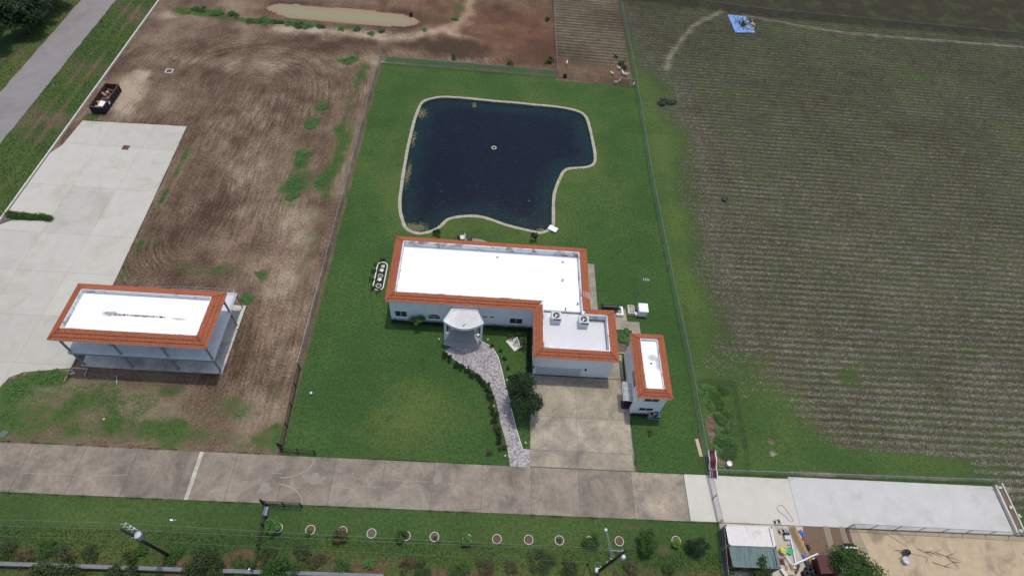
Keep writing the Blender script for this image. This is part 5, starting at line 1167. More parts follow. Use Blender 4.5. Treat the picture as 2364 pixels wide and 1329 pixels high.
for (a, b, c, d) in ((-.55, .55, -.8, -.7), (-.55, .55, .7, .8), (-.55, -.45, -.7, .7), (.45, .55, -.7, .7)): MB().box(x + a, x + b, y + c, y + d, 0, .7).build('wall', 'cream', t)
MB().box(x - .45, x + .45, y - .7, y + .7, 0, .5).build('floor', 'rim', t)
q = at(1481, 729); t = thing('white_cabinet', 'white metal utility cabinet at the edge of the lawn', 'cabinet', (q.x, q.y, 0)); x, y = q.x, q.y + .6
MB().box(x - .72, x + .72, y - .8, y + .8, .06, 1.5).build('body', 'white', t, bevel=.02); MB().box(x - .78, x + .78, y - .86, y + .86, 1.503, 1.58).build('lid', 'white', t, bevel=.02); MB().box(x - .7, x + .7, y - .82, y - .801, .2, 1.4).build('door', 'white', t)
t = thing('blue_pump', 'small dark blue pump between the trough and the cabinet', 'pump', (x - 1.05, y - .3, 0)); MB().box(x - 1.25, x - .85, y - .1, y + .35, 0, .7).build('motor', 'navy', t, bevel=.04); MB().box(x - 1.2, x - .82, y - .75, y - .2, 0, .5).build('housing', 'white', t, bevel=.04)
a_ = Vector((x - 1.0, y + 1.1, 0)); tp = at(1489, 655, 6.5); t = thing('antenna_mast', 'thin grey antenna mast with cross bars behind the cabinet', 'antenna', (a_.x, a_.y, 0))
a2 = Vector((a_.x, a_.y, 7.6)); MB().cyl(a_, a2, .035, .03, 6).build('mast', 'galv', t); mb = MB().cyl(a2 + Vector((-.5, .15, -.1)), a2 + Vector((.5, -.05, -.1)), .025, .025, 6)
for k in range(4): mb.cyl(a2 + Vector((-.45 + k * .28, -.2, -.1)), a2 + Vector((-.4 + k * .28, .3, -.1)), .02, .02, 5)
mb.build('aerial', 'white', t)
# garden lamps
lps = [(1013.5, 787, 'white garden lamp left of the porch'), (1126, 788, 'white garden lamp right of the porch'), (1077.5, 854, 'white garden lamp in the shrubs at the widest part of the walk'), (1170, 881, 'white garden lamp on the grass above the oak'), (1139.5, 941, 'white garden lamp in the shrubs left of the oak'), (1165.5, 1055, 'white garden lamp near the drive left of the walk'), (1212.5, 1025, 'white garden lamp at the right turn of the walk')]
lp0 = None
for px, py, lb in lps:
    q = at(px, py)
    if lp0 is None:
        lp0 = thing('garden_lamp', lb, 'lamp', (0, 0, 0), 'white garden lamps by the walk'); MB().cyl((0, 0, -.05), (0, 0, .55), .035, .03, 8).build('stake', 'white', lp0); MB().lathe((0, 0, .55), [(0, 0), (.11, .02), (.12, .14), (.05, .24), (0, .25)], 12).build('lantern', 'white', lp0, smooth=True); lp0.location = q
    else: dup(lp0, q, 0, lb)
for k, (px, py) in enumerate(((1030, 770), (1104, 775))):
    q = at(px, py, .2); t = thing('urn', ('white urn at the left of the porch steps', 'white urn at the right of the porch steps')[k], 'urn', (q.x, q.y, .12), 'urns beside the porch steps'); MB().lathe((q.x, q.y, .12), [(.11, 0), (.12, .04), (.05, .1), (.15, .28), (.19, .42), (.2, .45), (.16, .44), (0, .36)], 16).build('bowl', 'white', t, smooth=True)
q = at(719, 909); t = thing('yard_globe', 'white globe on a short base alone on the left lawn', 'globe', (q.x, q.y, 0)); MB().cyl((q.x, q.y, -.05), (q.x, q.y, .15), .16, .14, 10).build('base', 'drive', t, color=(.4, .4, .4)); MB().lathe((q.x, q.y, .31), [(0, -.19)] + [(.19 * math.cos(R(a)), .19 * math.sin(R(a))) for a in range(-70, 80, 15)] + [(0, .19)], 16).build('globe', 'white', t, smooth=True)
# statue on its slab
q = at(1191, 793); t = thing('garden_statue', 'white seated stone statue on a pale slab among bushes', 'statue', (q.x, q.y, 0)); x, y = q.x, q.y
MB().cbox((x - .3, y - .1, .05), 1.5, 2.2, .12, R(38)).build('slab', 'cream', t)
MB().lathe((x, y + .1, .1), [(.36, 0), (.40, .1), (.34, .3), (.26, .55), (.24, .8), (.30, 1.0), (.22, 1.18), (.1, 1.24), (.09, 1.3), (.15, 1.4), (.14, 1.52), (0, 1.62)], 14).build('figure', 'white', t, smooth=True)
MB().tube([(x - .22, y + .05, 1.05), (x - .42, y - .12, .8), (x - .2, y - .3, .72)], .08, 8).tube([(x + .22, y + .05, 1.05), (x + .42, y - .12, .8), (x + .2, y - .3, .72)], .08, 8).build('arms', 'white', t, smooth=True)
MB().tube([(x - .15, y - .1, .4), (x - .18, y - .5, .38), (x - .18, y - .55, .12)], .11, 8).tube([(x + .15, y - .1, .4), (x + .18, y - .5, .38), (x + .18, y - .55, .12)], .11, 8).build('legs', 'white', t, smooth=True)
for k, (dx, dy, mt) in enumerate(((.9, -.9, 'leaf_oak'), (1.2, .1, 'leaf_brown'), (-.9, .9, 'leaf_brown'), (.3, 1.3, 'leaf_scrub'))):
    plant('rose_bush', ('rose bush at the right foot of the statue', 'reddish bush right of the statue', 'thin bush left of the statue', 'thin bush behind the statue')[k], 'bush', x + dx, y + dy, .2, .75, 1.0, 260, .07, mt, 400 + k, None, 6, .03, part='foliage')
# oval planter with pots
oc = at(879, 638); t = thing('oval_planter', 'long white-edged oval planter bed beside the house', 'planter', (oc.x, oc.y, 0)); P = []
for sgn, cy in ((1, 2.05), (-1, -2.05)):
    for i in range(9):
        a = R(20 * i) if sgn > 0 else R(180 + 20 * i); P.append(Vector((oc.x - .05 + .85 * math.cos(a), oc.y + cy + .85 * math.sin(a), .12)))
MB().tube(P + [P[0]], .10, 8).build('edging', 'white', t, smooth=True); MB().prism([(p.x, p.y) for p in P], -.02, .03).build('bed', 'ground' if False else 'leaf_dark', t)
for k, (px, py, r_, mt, lb) in enumerate(((884.5, 615, .32, 'palewood', 'pale stone pot at the top of the oval planter'), (881.5, 624, .34, 'cream', 'whitish green pot second in the oval planter'), (878.5, 637, .42, 'soil', 'brown soil-filled pot in the middle of the oval planter'), (876.5, 645.5, .34, 'cream', 'beige pot fourth in the oval planter'), (874, 660, .46, 'soil', 'large brown pot at the bottom of the oval planter'))):
    q = at(px, py, .3); u = thing('flower_pot', lb, 'pot', (q.x, q.y, .03), 'pots in the oval planter'); MB().lathe((q.x, q.y, .03), [(0, 0), (r_ * .7, 0), (r_ * .95, .3), (r_, .36), (r_ * .85, .36), (r_ * .8, .3)], 18).build('pot', 'cream', u, smooth=False); MB().lathe((q.x, q.y, .03), [(0, .33), (r_ * .82, .31)], 16).build('filling', mt, u)
for k, (dx, dy) in enumerate(((-1.0, 2.6), (-1.3, .8), (-1.3, -.8), (-1.0, -2.4), (.2, -3.2), (-.2, 3.2))):
    plant('border_plant', '%s border plant beside the oval planter' % ORD[k], 'plant', oc.x + dx, oc.y + dy, .05, .6, .5, 220, .07, 'leaf_oak' if k % 2 else 'leaf_brown', 420 + k, 'plants round the oval planter', 5, .02, part='foliage')
# patio chairs
for k, (px, py, mt, rz, lb) in enumerate(((1068, 549, 'cream', 8, 'cream cushioned lounge chair on the back patio'), (1084, 552, 'dark', -4, 'dark patio chair beside the cream lounge chair'), (1054, 554, 'dark', 30, 'dark low patio chair at the roof edge'))):
    q = at(px, py, .3); t = thing('patio_chair', lb, 'chair', (q.x, q.y, .08), 'chairs on the back patio', R(rz))
    MB().box(-.42, .42, -.45, .45, .3, .45).build('seat', mt, t, bevel=.03, local=True); MB().box(.34, .46, -.45, .45, .45, .95).build('backrest', mt, t, bevel=.03, local=True)
    for lx in (-.36, .36):
        for ly in (-.38, .38): MB().box(lx - .03, lx + .03, ly - .03, ly + .03, 0, .3).build('leg', 'dark', t, local=True)
# pond things
q = at(1140.5, 341, -.1); t = thing('pond_fountain', 'small round float with a fountain head in the middle of the pond', 'fountain', (q.x, q.y, -.25))
P = [Vector((q.x + .42 * math.cos(R(20 * i)), q.y + .42 * math.sin(R(20 * i)), -.14)) for i in range(19)]; MB().tube(P, .10, 8).build('float', 'cream', t, smooth=True); MB().cyl((q.x, q.y, -.25), (q.x, q.y, .05), .1, .07, 8).build('nozzle', 'dark', t); MB().box(q.x - .4, q.x + .4, q.y - .04, q.y + .04, -.2, -.1).build('strut', 'dark', t)
q = at(1276, 530); t = thing('pond_board', 'white board platform overhanging the pond corner', 'platform', (q.x, q.y, 0)); MB().cbox((q.x, q.y, .27), 1.7, 1.15, .1, R(-28)).build('deck', 'white', t, bevel=.01)
for k in (-.6, .6): MB().cbox((q.x + k, q.y - k * .5, .1), .12, .6, .26, R(-28)).build('support', 'white', t)
r_ = np.random.RandomState(9); X, Y = [], []
for px, py, rx, ry, n_ in ((972, 262, 12, 12, 260), (1095, 243, 4, 6, 90), (942, 400, 6, 30, 200), (960, 525, 24, 8, 600), (1250, 531, 8, 3, 90), (955, 320, 5, 20, 120)):
    c = at(px, py, -.22); m_ = mpp(px, py); X.append(c.x + r_.normal(0, .5, n_) * rx * m_); Y.append(c.y + r_.normal(0, .5, n_) * ry * m_ * 1.3)
X, Y = np.concatenate(X), np.concatenate(Y); k = in_poly(X, Y, POND); X, Y = X[k], Y[k]
o = litter('pond_algae', X, Y, np.full(len(X), -.215), r_.uniform(.1, .5, len(X)), r_.uniform(.05, .25, len(X)), r_.uniform(0, 3, len(X)), 'algae', .006); tag(o, 'olive algae floating along the pond edge', 'algae')
q = at(949, 38, -.1); t = thing('drain_barrel', 'black barrel standing in the muddy pond', 'barrel', (q.x, q.y, -.3)); MB().lathe((q.x, q.y, -.3), [(0, 0), (.36, 0), (.4, .3), (.36, .4), (.4, .5), (.4, .95), (.37, 1.0), (.3, .98), (.3, .7), (0, .7)], 16).build('shell', 'black', t, smooth=False); MB().cyl((q.x - .9, q.y - .2, -.12), (q.x - .3, q.y - .1, -.05), .04, .04, 6).build('pipe', 'dark', t)
# storm drain boxes in the dirt lot
q = at(391, 165); t = thing('storm_inlet', 'square concrete storm inlet with open dark grate in the dirt', 'drain', (q.x, q.y, 0))
for a, b, c, d in ((-.75, .75, -.7, -.5), (-.75, .75, .5, .7), (-.75, -.55, -.5, .5), (.55, .75, -.5, .5)): MB().box(q.x + a, q.x + b, q.y + c, q.y + d, -.1, .12).build('frame', 'concrete_curb', t)
MB().box(q.x - .55, q.x + .55, q.y - .5, q.y + .5, -.1, .04).build('grate', 'rust', t)
# ------------------------------------------------------------------ roll-off dumpster
cx, cy = -76.55, 97.6; t = thing('dumpster', 'black open-top roll-off dumpster with rusty inside full of debris', 'dumpster', (cx, cy, 0)); L2, W2, hh = 3.75, 1.32, 1.55
MB().box(cx - W2, cx - W2 + .08, cy - L2, cy + L2, .25, hh).box(cx + W2 - .08, cx + W2, cy - L2, cy + L2, .25, hh).box(cx - W2 + .08, cx + W2 - .08, cy - L2, cy - L2 + .08, .25, hh).box(cx - W2 + .08, cx + W2 - .08, cy + L2 - .08, cy + L2, .25, hh).build('side', 'navy', t)
MB().box(cx - W2 + .081, cx - W2 + .1, cy - L2 + .1, cy + L2 - .1, .4, hh - .03).box(cx + W2 - .1, cx + W2 - .081, cy - L2 + .1, cy + L2 - .1, .4, hh - .03).box(cx - W2 + .1, cx + W2 - .1, cy + L2 - .1, cy + L2 - .081, .4, hh - .03).build('liner', 'rust', t)
MB().box(cx - W2 + .1, cx + W2 - .1, cy - L2 + .1, cy + L2 - .1, .25, .42).build('floor', 'rust', t)
MB().box(cx - W2 - .05, cx - W2 + .12, cy - L2 - .05, cy + L2 + .05, hh, hh + .1).box(cx + W2 - .12, cx + W2 + .05, cy - L2 - .05, cy + L2 + .05, hh, hh + .1).box(cx - W2 + .12, cx + W2 - .12, cy - L2 - .05, cy - L2 + .12, hh, hh + .098).box(cx - W2 + .12, cx + W2 - .12, cy + L2 - .12, cy + L2 + .05, hh, hh + .098).build('top_rail', 'rust', t)
for k in range(7):
    for s_ in (-1, 1): MB().box(cx + s_ * W2 - .06 + s_ * .06, cx + s_ * W2 + .06 + s_ * .06, cy - L2 + .5 + k * 1.1, cy - L2 + .62 + k * 1.1, .2, hh - .01).build('rib', 'navy', t)
for s_ in (-1, 1): MB().box(cx + s_ * .6 - .1, cx + s_ * .6 + .1, cy - L2, cy + L2, .02, .25).build('skid', 'navy', t)
MB().box(cx + W2 + .005, cx + W2 + .02, cy - 1.6, cy - .9, .7, 1.3).build('sign_plate', 'white', t)
rd_ = random.Random(2)
for k in range(22):
    sx, sy = rd_.uniform(.3, 1.2), rd_.uniform(.15, .7); m_ = rd_.choice(('wood', 'wood', 'dark', 'dark', 'rust', 'dark', 'palewood')); lb = '%s as the %s layer of debris in the dumpster' % ({'wood': 'brown board', 'palewood': 'pale plywood', 'dark': 'dark metal', 'rust': 'rusty sheet', 'cream': 'white board'}[m_], ORD[k])
    o = MB().cbox((cx + rd_.uniform(-.8, .8), cy + rd_.uniform(-3.1, 2.9), .75 + k * .02), sx, sy, .06, rd_.uniform(0, 3.1), rd_.uniform(-.3, .3)).build('scrap_board', m_); tag(o, lb, 'scrap', 'debris in the dumpster')
o = MB().cbox((cx + .55, cy - 2.3, 1.35), 1.0, 1.6, .08, .1, .25).build('foam_sheet', 'white'); tag(o, 'large white sheet on top of the debris at the near end of the dumpster', 'sheet')
# ------------------------------------------------------------------ goats
def goat(mat):
    me = bpy.data.meshes.new('goat_body'); V = [(0, 0, .52), (.30, 0, .53), (-.32, 0, .52), (.42, 0, .66), (.50, 0, .82), (.66, 0, .80), (-.44, 0, .60)]; E = [(0, 1), (0, 2), (1, 3), (3, 4), (4, 5), (2, 6)]; Rd = [.19, .17, .18, .10, .09, .05, .03]
    for (fx, b) in ((.30, 1), (-.32, 2)):
        for s_ in (-1, 1):
            k = len(V); kn = .03 if fx > 0 else -.05; V += [(fx, s_ * .11, .36), (fx + kn, s_ * .12, .2), (fx, s_ * .12, .0)]; E += [(b, k), (k, k + 1), (k + 1, k + 2)]; Rd += [.08, .04, .035]
    for s_ in (-1, 1):
        k = len(V); V += [(.46, s_ * .12, .84)]; E += [(4, k)]; Rd += [.025]
    me.from_pydata(V, E, []); o = bpy.data.objects.new('goat', me); C.objects.link(o); m_ = o.modifiers.new('Skin', 'SKIN'); m_.use_smooth_shade = True
    for i, s_ in enumerate(me.skin_vertices[0].data): s_.radius = (Rd[i], Rd[i]); s_.use_root = (i == 0)
    o.modifiers.new('Subd', 'SUBSURF').levels = 1; dg_ = bpy.context.evaluated_depsgraph_get(); ev = bpy.data.meshes.new_from_object(o.evaluated_get(dg_)); bpy.data.objects.remove(o)
    return link('goat', ev, mat, None, True)
g0 = goat('fur_white'); g0.location = (0, 0, -50); tag(g0, 'x', 'goat', 'white goats in the pen')
for k, (px, py, rz, sc, lb) in enumerate(((1308, 149, 80, 1.0, 'white goat standing alone at the left of the pen'), (1412.5, 173, 150, .95, 'white goat left of the pair in the pen'), (1428, 161, 175, .95, 'white goat in front of the weeds in the pen'), (1437, 173, 110, 1.15, 'white goat at the left of the close pair'), (1444, 176, -20, 1.15, 'white goat at the right of the close pair'), (1421, 194, 200, 1.05, 'white goat at the fence pointing left'), (1430, 190, 60, 1.0, 'white goat at the fence behind another one'), (1462, 198, 70, .85, 'small white goat inside the corner gate'))):
    q = at(px, py); c = g0 if k == 0 else dup(g0); c.location = (q.x, q.y, 0); c.rotation_euler = (0, 0, R(rz)); c.scale = (sc,) * 3; c['label'] = lb
gb = goat('fur_black'); q = at(1421, 135); gb.location = (q.x, q.y, 0); gb.rotation_euler = (0, 0, R(150)); tag(gb, 'black goat alone on the rows of the pen', 'goat')
q = at(1304, 182); t = thing('feed_tub', 'dark square feed tub at the pen fence', 'tub', (q.x, q.y + .5, 0)); 
for a, b, c, d in ((-.45, .45, -.4, -.33), (-.45, .45, .33, .4), (-.45, -.38, -.33, .33), (.38, .45, -.33, .33)): MB().box(q.x + a, q.x + b, q.y + .5 + c, q.y + .5 + d, 0, .6).build('side', 'dark', t)
MB().box(q.x - .38, q.x + .38, q.y + .17, q.y + .83, 0, .2).build('bottom', 'black', t)
# ------------------------------------------------------------------ blue tarp with plant debris
tp = [at(*q) for q in ((1679, 35), (1693, 36), (1722, 40), (1743, 77), (1697, 77), (1690, 68))]; P = [Vector(p) for p in tp]
t = thing('blue_tarp', 'blue tarpaulin with debris spread near the top of the field', 'tarp', (P[0].x, P[0].y, 0)); N_ = 14; a_, b_, c_, d_ = P[0], P[2], P[3], P[4]; vs_ = []; fs_ = []; rt = random.Random(4)
for i in range(N_):
    for j in range(N_): u, v = i / (N_ - 1), j / (N_ - 1); p = (a_ * (1 - u) + b_ * u) * (1 - v) + (d_ * (1 - u) + c_ * u) * v; vs_.append((p.x, p.y, .13 + rt.uniform(0, .09)))
for i in range(N_ - 1):
    for j in range(N_ - 1): fs_.append((i * N_ + j, i * N_ + j + 1, (i + 1) * N_ + j + 1, (i + 1) * N_ + j))
MB().add(vs_, fs_).build('sheet', 'tarp', t, smooth=True); MB().box(P[4].x, P[4].x + .1, P[4].y, P[4].y + .1, 0, .15).build('peg', 'wood', t)
q = at(1712, 56); t = thing('tarp_debris', 'heap of sticks, leaves and frames on the blue tarp', 'debris', (q.x, q.y, .12)); r_ = np.random.RandomState(3); mb = MB()
for k in range(34):
    x, y = q.x + r_.uniform(-2.2, 2.6), q.y + r_.uniform(-3.4, 2.6); mb.tube([(x, y, .15), (x + r_.uniform(-.8, .8), y + r_.uniform(-.8, .8), r_.uniform(.3, 1.6))], .05, 5)
mb.build('sticks', 'dark', t); V, Q = cloud(r_, [(q.x + r_.uniform(-1.2, .6), q.y + r_.uniform(-1.8, 1.4), .4) for _ in range(6)], [.6] * 6, 260, .14); V[:, 2] = np.maximum(V[:, 2], .18); fast('leaves', V, Q, 'leaf_mid', t)
mb = MB()
for k in range(30): mb.cbox((q.x + r_.uniform(.3, 3.2), q.y + r_.uniform(-3.6, 2.6), .24 + .01 * k), r_.uniform(.2, .8), r_.uniform(.2, .5), .05, r_.uniform(0, 3), r_.uniform(-.3, .3))
mb.build('scraps', 'palewood', t)
q = at(1672, 461); t = thing('field_implement', 'small dark cart lying in the stubble', 'cart', (q.x, q.y, 0)); MB().cbox((q.x, q.y, .4), .9, 1.4, .08, R(-25)).build('bed', 'dark', t)
for s_ in (-1, 1): MB().cyl((q.x + s_ * .5, q.y + .1, .25), (q.x + s_ * .5 + .1, q.y + .1, .25), .25, .25, 12).build('wheel', 'black', t)
MB().tube([(q.x + .2, q.y + .6, .4), (q.x + .5, q.y + 1.3, .8)], .04, 6).build('handle', 'dark', t)
# ------------------------------------------------------------------ yard by the containers
def at2(px, py, z=0.0): v = at(px, py, z); return v.x, v.y
x, y = at2(1637, 1083); t = thing('toy_slide', 'wavy maroon and white toy slide leaning by the drive gate', 'slide', (x, y, 0)); L, Q, L1, Q1 = [], [], [], []
for i in range(13):
    k = i / 12; yy = y - 1.2 + 3.4 * k; zz = .25 + 1.2 * k + .14 * math.sin(k * 12.5); L.append((x - .15, yy, zz)); Q.append((x + .75, yy, zz)); 
MB().ribbon(L, Q).build('chute', 'maroon', t); MB().tube([Vector(p) + Vector((-.04, 0, .1)) for p in L], .08, 6).build('side_rail', 'acgrey', t); MB().tube([Vector(p) + Vector((.04, 0, .1)) for p in Q], .08, 6).build('side_rail', 'white', t)
MB().box(x - .15, x - .05, y + 1.9, y + 2.05, 0, 1.3).box(x + .65, x + .75, y + 1.9, y + 2.05, 0, 1.3).build('leg', 'acgrey', t)
x, y = at2(1613, 1033); o = MB().cbox((x, y, .06), .5, 2.6, .1, R(6)).build('timber_plank', 'palewood'); tag(o, 'orange-tan timber plank lying on the lawn beside the fence', 'plank')
def bucket(name, label, px, py, r_, h, mat, cat='bucket'):
    x, y = at2(px, py); t = thing(name, label, cat, (x, y, 0)); MB().lathe((x, y, 0), [(0, .02), (r_ * .85, .02), (r_, h), (r_ * 1.06, h), (r_ * 1.06, h + .04), (r_ * .9, h + .04), (r_ * .88, h * .9), (0, h * .9)], 18).build('shell', mat, t); MB().tube([(x - r_, y, h), (x - r_ * .7, y + .05, h + .12), (x, y + .05, h + .16), (x + r_ * .7, y + .05, h + .12), (x + r_, y, h)], .012, 5).build('handle', 'galv', t)
bucket('white_bucket', 'white bucket in the wired garden plot near the drive', 1680, 1073, .35, .7, 'white'); bucket('grey_bucket', 'pale grey bucket beside the black chair on the sand', 2086, 1294, .42, .6, 'acgrey'); bucket('yellow_bucket', 'yellow drum between the containers and the timber bundle', 1803, 1272, .42, .8, 'yellow', 'drum'); bucket('green_tub', 'bright green tub with coiled hose beside the yellow drum', 1821, 1272, .42, .35, 'green_plastic', 'tub')
x, y = at2(1797, 1215); t = thing('wheeled_frame', 'grey wheeled trolley frame on the concrete right of the white container', 'trolley', (x, y, 0), None, R(14)); mb = MB()
for s_ in (-1, 1): mb.cyl((s_ * .35, -.85, .35), (s_ * .35, .85, .35), .03, .03, 6)
for yy in (-.85, -.3, .3, .85): mb.cyl((-.35, yy, .35), (.35, yy, .35), .03, .03, 6)
mb.build('frame', 'steel', t, local=True)
for sx in (-1, 1):
    for yy in (-.65, .6): MB().cyl((sx * .3 - .06, yy, .2), (sx * .3 + .06, yy, .2), .2, .2, 12).build('wheel', 'black', t, local=True)
x, y = at2(1813, 1240); t = thing('generator', 'small dark machine with a grey box body on the concrete', 'machine', (x, y, 0)); MB().box(x - .3, x + .35, y - .35, y + .2, .08, .55).build('body', 'acgrey', t, bevel=.04); MB().box(x - .32, x + .3, y + .2, y + .5, .2, .75).build('engine', 'dark', t, bevel=.04)
for s_ in (-.3, .3): MB().cyl((x + s_, y - .2, .12), (x + s_ + .06, y - .2, .12), .12, .12, 10).build('wheel', 'black', t)
x, y = at2(1846, 1258); t = thing('bamboo_bundle', 'bundle of long tan bamboo poles on the concrete', 'poles', (x, y, 0)); rt = random.Random(6)
for k in range(22):
    o_ = rt.uniform(-.65, .65); MB().cyl((x - .55 + o_ * .9, y + 2.0 + rt.uniform(-.4, .5), .12 + .3 * rt.random()), (x + .75 + o_ * .7, y - 2.1 + rt.uniform(-.5, .5), .12 + .25 * rt.random()), .05, .04, 6).build('bamboo_pole', 'tan', t)
for k, (p0, p1, r_, lb) in enumerate(((( 1824, 1235), (1838, 1303), .07, 'white pipe lying beside the bamboo bundle'), ((1809, 1275), (1836, 1312), .07, 'white pipe leaning from the yellow drum towards the bottom'), ((1832, 1303), (1888, 1277), .10, 'thick white pipe lying across the other two'))):
    a, b = at(*p0, .3 + .15 * k), at(*p1, .3 + .15 * k); t = thing('plastic_pipe', lb, 'pipe', (a.x, a.y, 0)); MB().cyl(a, b, r_, r_, 10).build('tube', 'white', t); MB().cyl(a, a.lerp(b, .03), r_ * 1.3, r_ * 1.3, 10).build('socket', 'white', t); MB().cyl((b.x, b.y, 0), (b.x, b.y, b.z), .06, .06, 6).cyl((a.x, a.y, 0), (a.x, a.y, a.z), .06, .06, 6).build('block', 'wood', t)
P = [at(*q, .05) for q in ((1822, 1202), (1812, 1190), (1798, 1180), (1794, 1170), (1800, 1165), (1810, 1170), (1822, 1187), (1831, 1200), (1826, 1202))]; 
def catmull(P, k=5):
    o = []
    for i in range(len(P) - 1):
        p0, p1, p2, p3 = P[max(i - 1, 0)], P[i], P[i + 1], P[min(i + 2, len(P) - 1)]
        for j in range(k): t = j / k; o.append(.5 * (2 * p1 + (p2 - p0) * t + (2 * p0 - 5 * p1 + 4 * p2 - p3) * t * t + (3 * p1 - p0 - 3 * p2 + p3) * t ** 3))
    return o + [P[-1]]
tag(MB().tube([p + Vector((0, 0, .06)) for p in catmull(P)], .035, 6).build('rope_loop', 'steel'), 'dark looped hose on the pale concrete above the bamboo', 'hose')
for k, (pts, lb) in enumerate((([(2042, 1230), (2060, 1240), (2075, 1250), (2088, 1256), (2094, 1262)], 'thin cable curling to the black chair on the sand'), ([(2098, 1275), (2115, 1280), (2132, 1283), (2140, 1290), (2138, 1297)], 'thin cable running right from the black chair'))):
    tag(MB().tube([p + Vector((0, 0, .05)) for p in catmull([at(*q) for q in pts])], .022, 5).build('cable', 'dark'), lb, 'cable')
rt = random.Random(9)
for k, (a, b) in enumerate((((2118, 1265), (2155, 1282)), ((2138, 1272), (2175, 1285)), ((2162, 1275), (2215, 1292)), ((2152, 1296), (2200, 1310)), ((2185, 1284), (2214, 1310)))):
    p, q = at(*a, .09), at(*b, .09); m_ = p.lerp(q, .5) + Vector((rt.uniform(-.2, .2), rt.uniform(-.2, .2), .05)); t = thing('dead_branch', '%s dead branch from the left on the sand yard' % ORD[k], 'branch', (p.x, p.y, 0), 'dead branches on the sand'); MB().tube([p, p.lerp(m_, .5), m_, m_.lerp(q, .5), q], [.035, .03, .027, .02, .01], 6).build('limb', 'bark', t); MB().tube([m_, m_ + (q - p).normalized() * .7 + Vector((.2, .5, .05)), m_ + (q - p).normalized() * 1.1 + Vector((.5, .9, .02))], [.03, .02, .01], 5).build('twig', 'bark', t)
x, y = at2(2085, 1276); t = thing('black_chair', 'black plastic chair tipped over on the sand', 'chair', (x, y, 0), None, R(10))
MB().box(-.3, .35, -.32, .32, .42, .47).build('seat', 'black', t, local=True, bevel=.02); MB().lathe((.45, 0, .5), [(.0, .12), (.2, .1), (.34, 0), (.36, -.06)], 14).build('backrest', 'black', t, local=True, smooth=True)
for (a, b) in (((-.25, .28, .42), (-1.0, .5, .05)), ((-.25, -.28, .42), (-1.05, -.55, .05)), ((.3, -.3, .42), (.05, -.85, .03)), ((.35, .3, .42), (.45, .45, .02))): MB().cyl(a, b, .03, .025, 6).build('leg', 'black', t, local=True)
# push mower, tyres, scrap
x, y = at2(1806, 1296); t = thing('red_mower', 'red mower with a tubular handle beside the green container', 'mower', (x, y, 0)); MB().box(x - .55, x + .1, y - .3, y + .35, .15, .4).build('deck', 'red', t, bevel=.05); MB().cyl((x - .25, y, .4), (x - .25, y, .65), .2, .18, 12).build('engine', 'dark', t); MB().tube([(x - .3, y + .3, .35), (x - .2, y + 1.1, .8), (x + .4, y + 1.1, .8), (x + .4, y + .2, .3)], .03, 6).build('handle', 'galv', t)
for dx in (-.5, .1):
    for dy in (-.3, .35): MB().cyl((x + dx - .04, y + dy, .14), (x + dx + .04, y + dy, .14), .14, .14, 10).build('wheel', 'black', t)
for k, (px, py, lb) in enumerate(((1862, 1316, 'black tyre stack left of the red shed'), (1874, 1322, 'black tyre pile at the bottom edge by the red shed'), (1855, 1325, 'black tyre lowest in the scrap yard'))):
    x, y = at2(px, py); t = thing('tyre_stack', lb, 'tyres', (x, y, 0), 'black tyres by the shed')
    for j in range(3): P = [Vector((x + .08 * j + .3 * math.cos(R(24 * i)), y + .3 * math.sin(R(24 * i)), .13 + .24 * j)) for i in range(16)]; MB().tube(P, .13, 8).build('tyre', 'black', t, smooth=True)
rt = random.Random(12)
for k, (px, py, mt, sz, lb) in enumerate(((1815, 1316, 'wood', (1.2, .3, .08), 'brown broken board in the scrap heap'), (1828, 1312, 'tan', (1.0, .25, .08), 'tan board across the scrap heap'), (1820, 1322, 'palewood', (1.3, .5, .06), 'pale plywood piece at the bottom of the scrap heap'), (1836, 1318, 'rust', (.8, .3, .1), 'rusty plate in the scrap heap'), (1806, 1322, 'cream', (1.0, .4, .06), 'cream board left in the scrap heap'), (1865, 1263, 'dark', (.7, .3, .3), 'dark toolbox at the end of the bamboo'), (1856, 1285, 'blue_plastic', (.7, .5, .25), 'blue crate under the thick white pipe'), (1866, 1292, 'wood', (.9, .5, .2), 'brown crate right of the blue crate'), (1876, 1293, 'white', (.45, .35, .4), 'white canister beside the shed wall'), (1850, 1231, 'blue_plastic', (.4, .9, .2), 'blue cooler beside the bamboo bundle'), (1853, 1243, 'red', (.3, .4, .18), 'small red case below the blue cooler'), (1862, 1300, 'dark', (.6, .5, .35), 'dark bin left of the shed'), (1842, 1307, 'dark', (.3, .5, .15), 'dark pan at the pipe crossing'), (1820, 1256, 'galv', (.5, .1, .3), 'grey bracket left of the bamboo'), (1816, 1222, 'galv', (.4, .3, .15), 'grey metal bit above the small machine'))):
    x, y = at2(px, py); z = .12 + .1 * (k % 5) if k < 5 else sz[2] / 2 + .05; t = thing('yard_junk', lb, 'junk', (x, y, 0), None); rz_ = rt.uniform(0, 3)
    MB().cbox((x, y, z), *sz, rz_, rt.uniform(-.15, .15) if k < 5 else 0).build('body', mt, t, bevel=.015); MB().cbox((x + .05, y, z + sz[2] / 2 + .02), sz[0] * .7, sz[1] * .3, .04, rz_ + .2).build('top_piece', mt, t); MB().cbox((x, y, z * .5), sz[0] * .5, sz[1] * .4, max(.02, z), rz_).build('support', mt, t)
M['plankgrey'] = simple('grey_plank', (.33, .27, .20), .85, .2, 3)
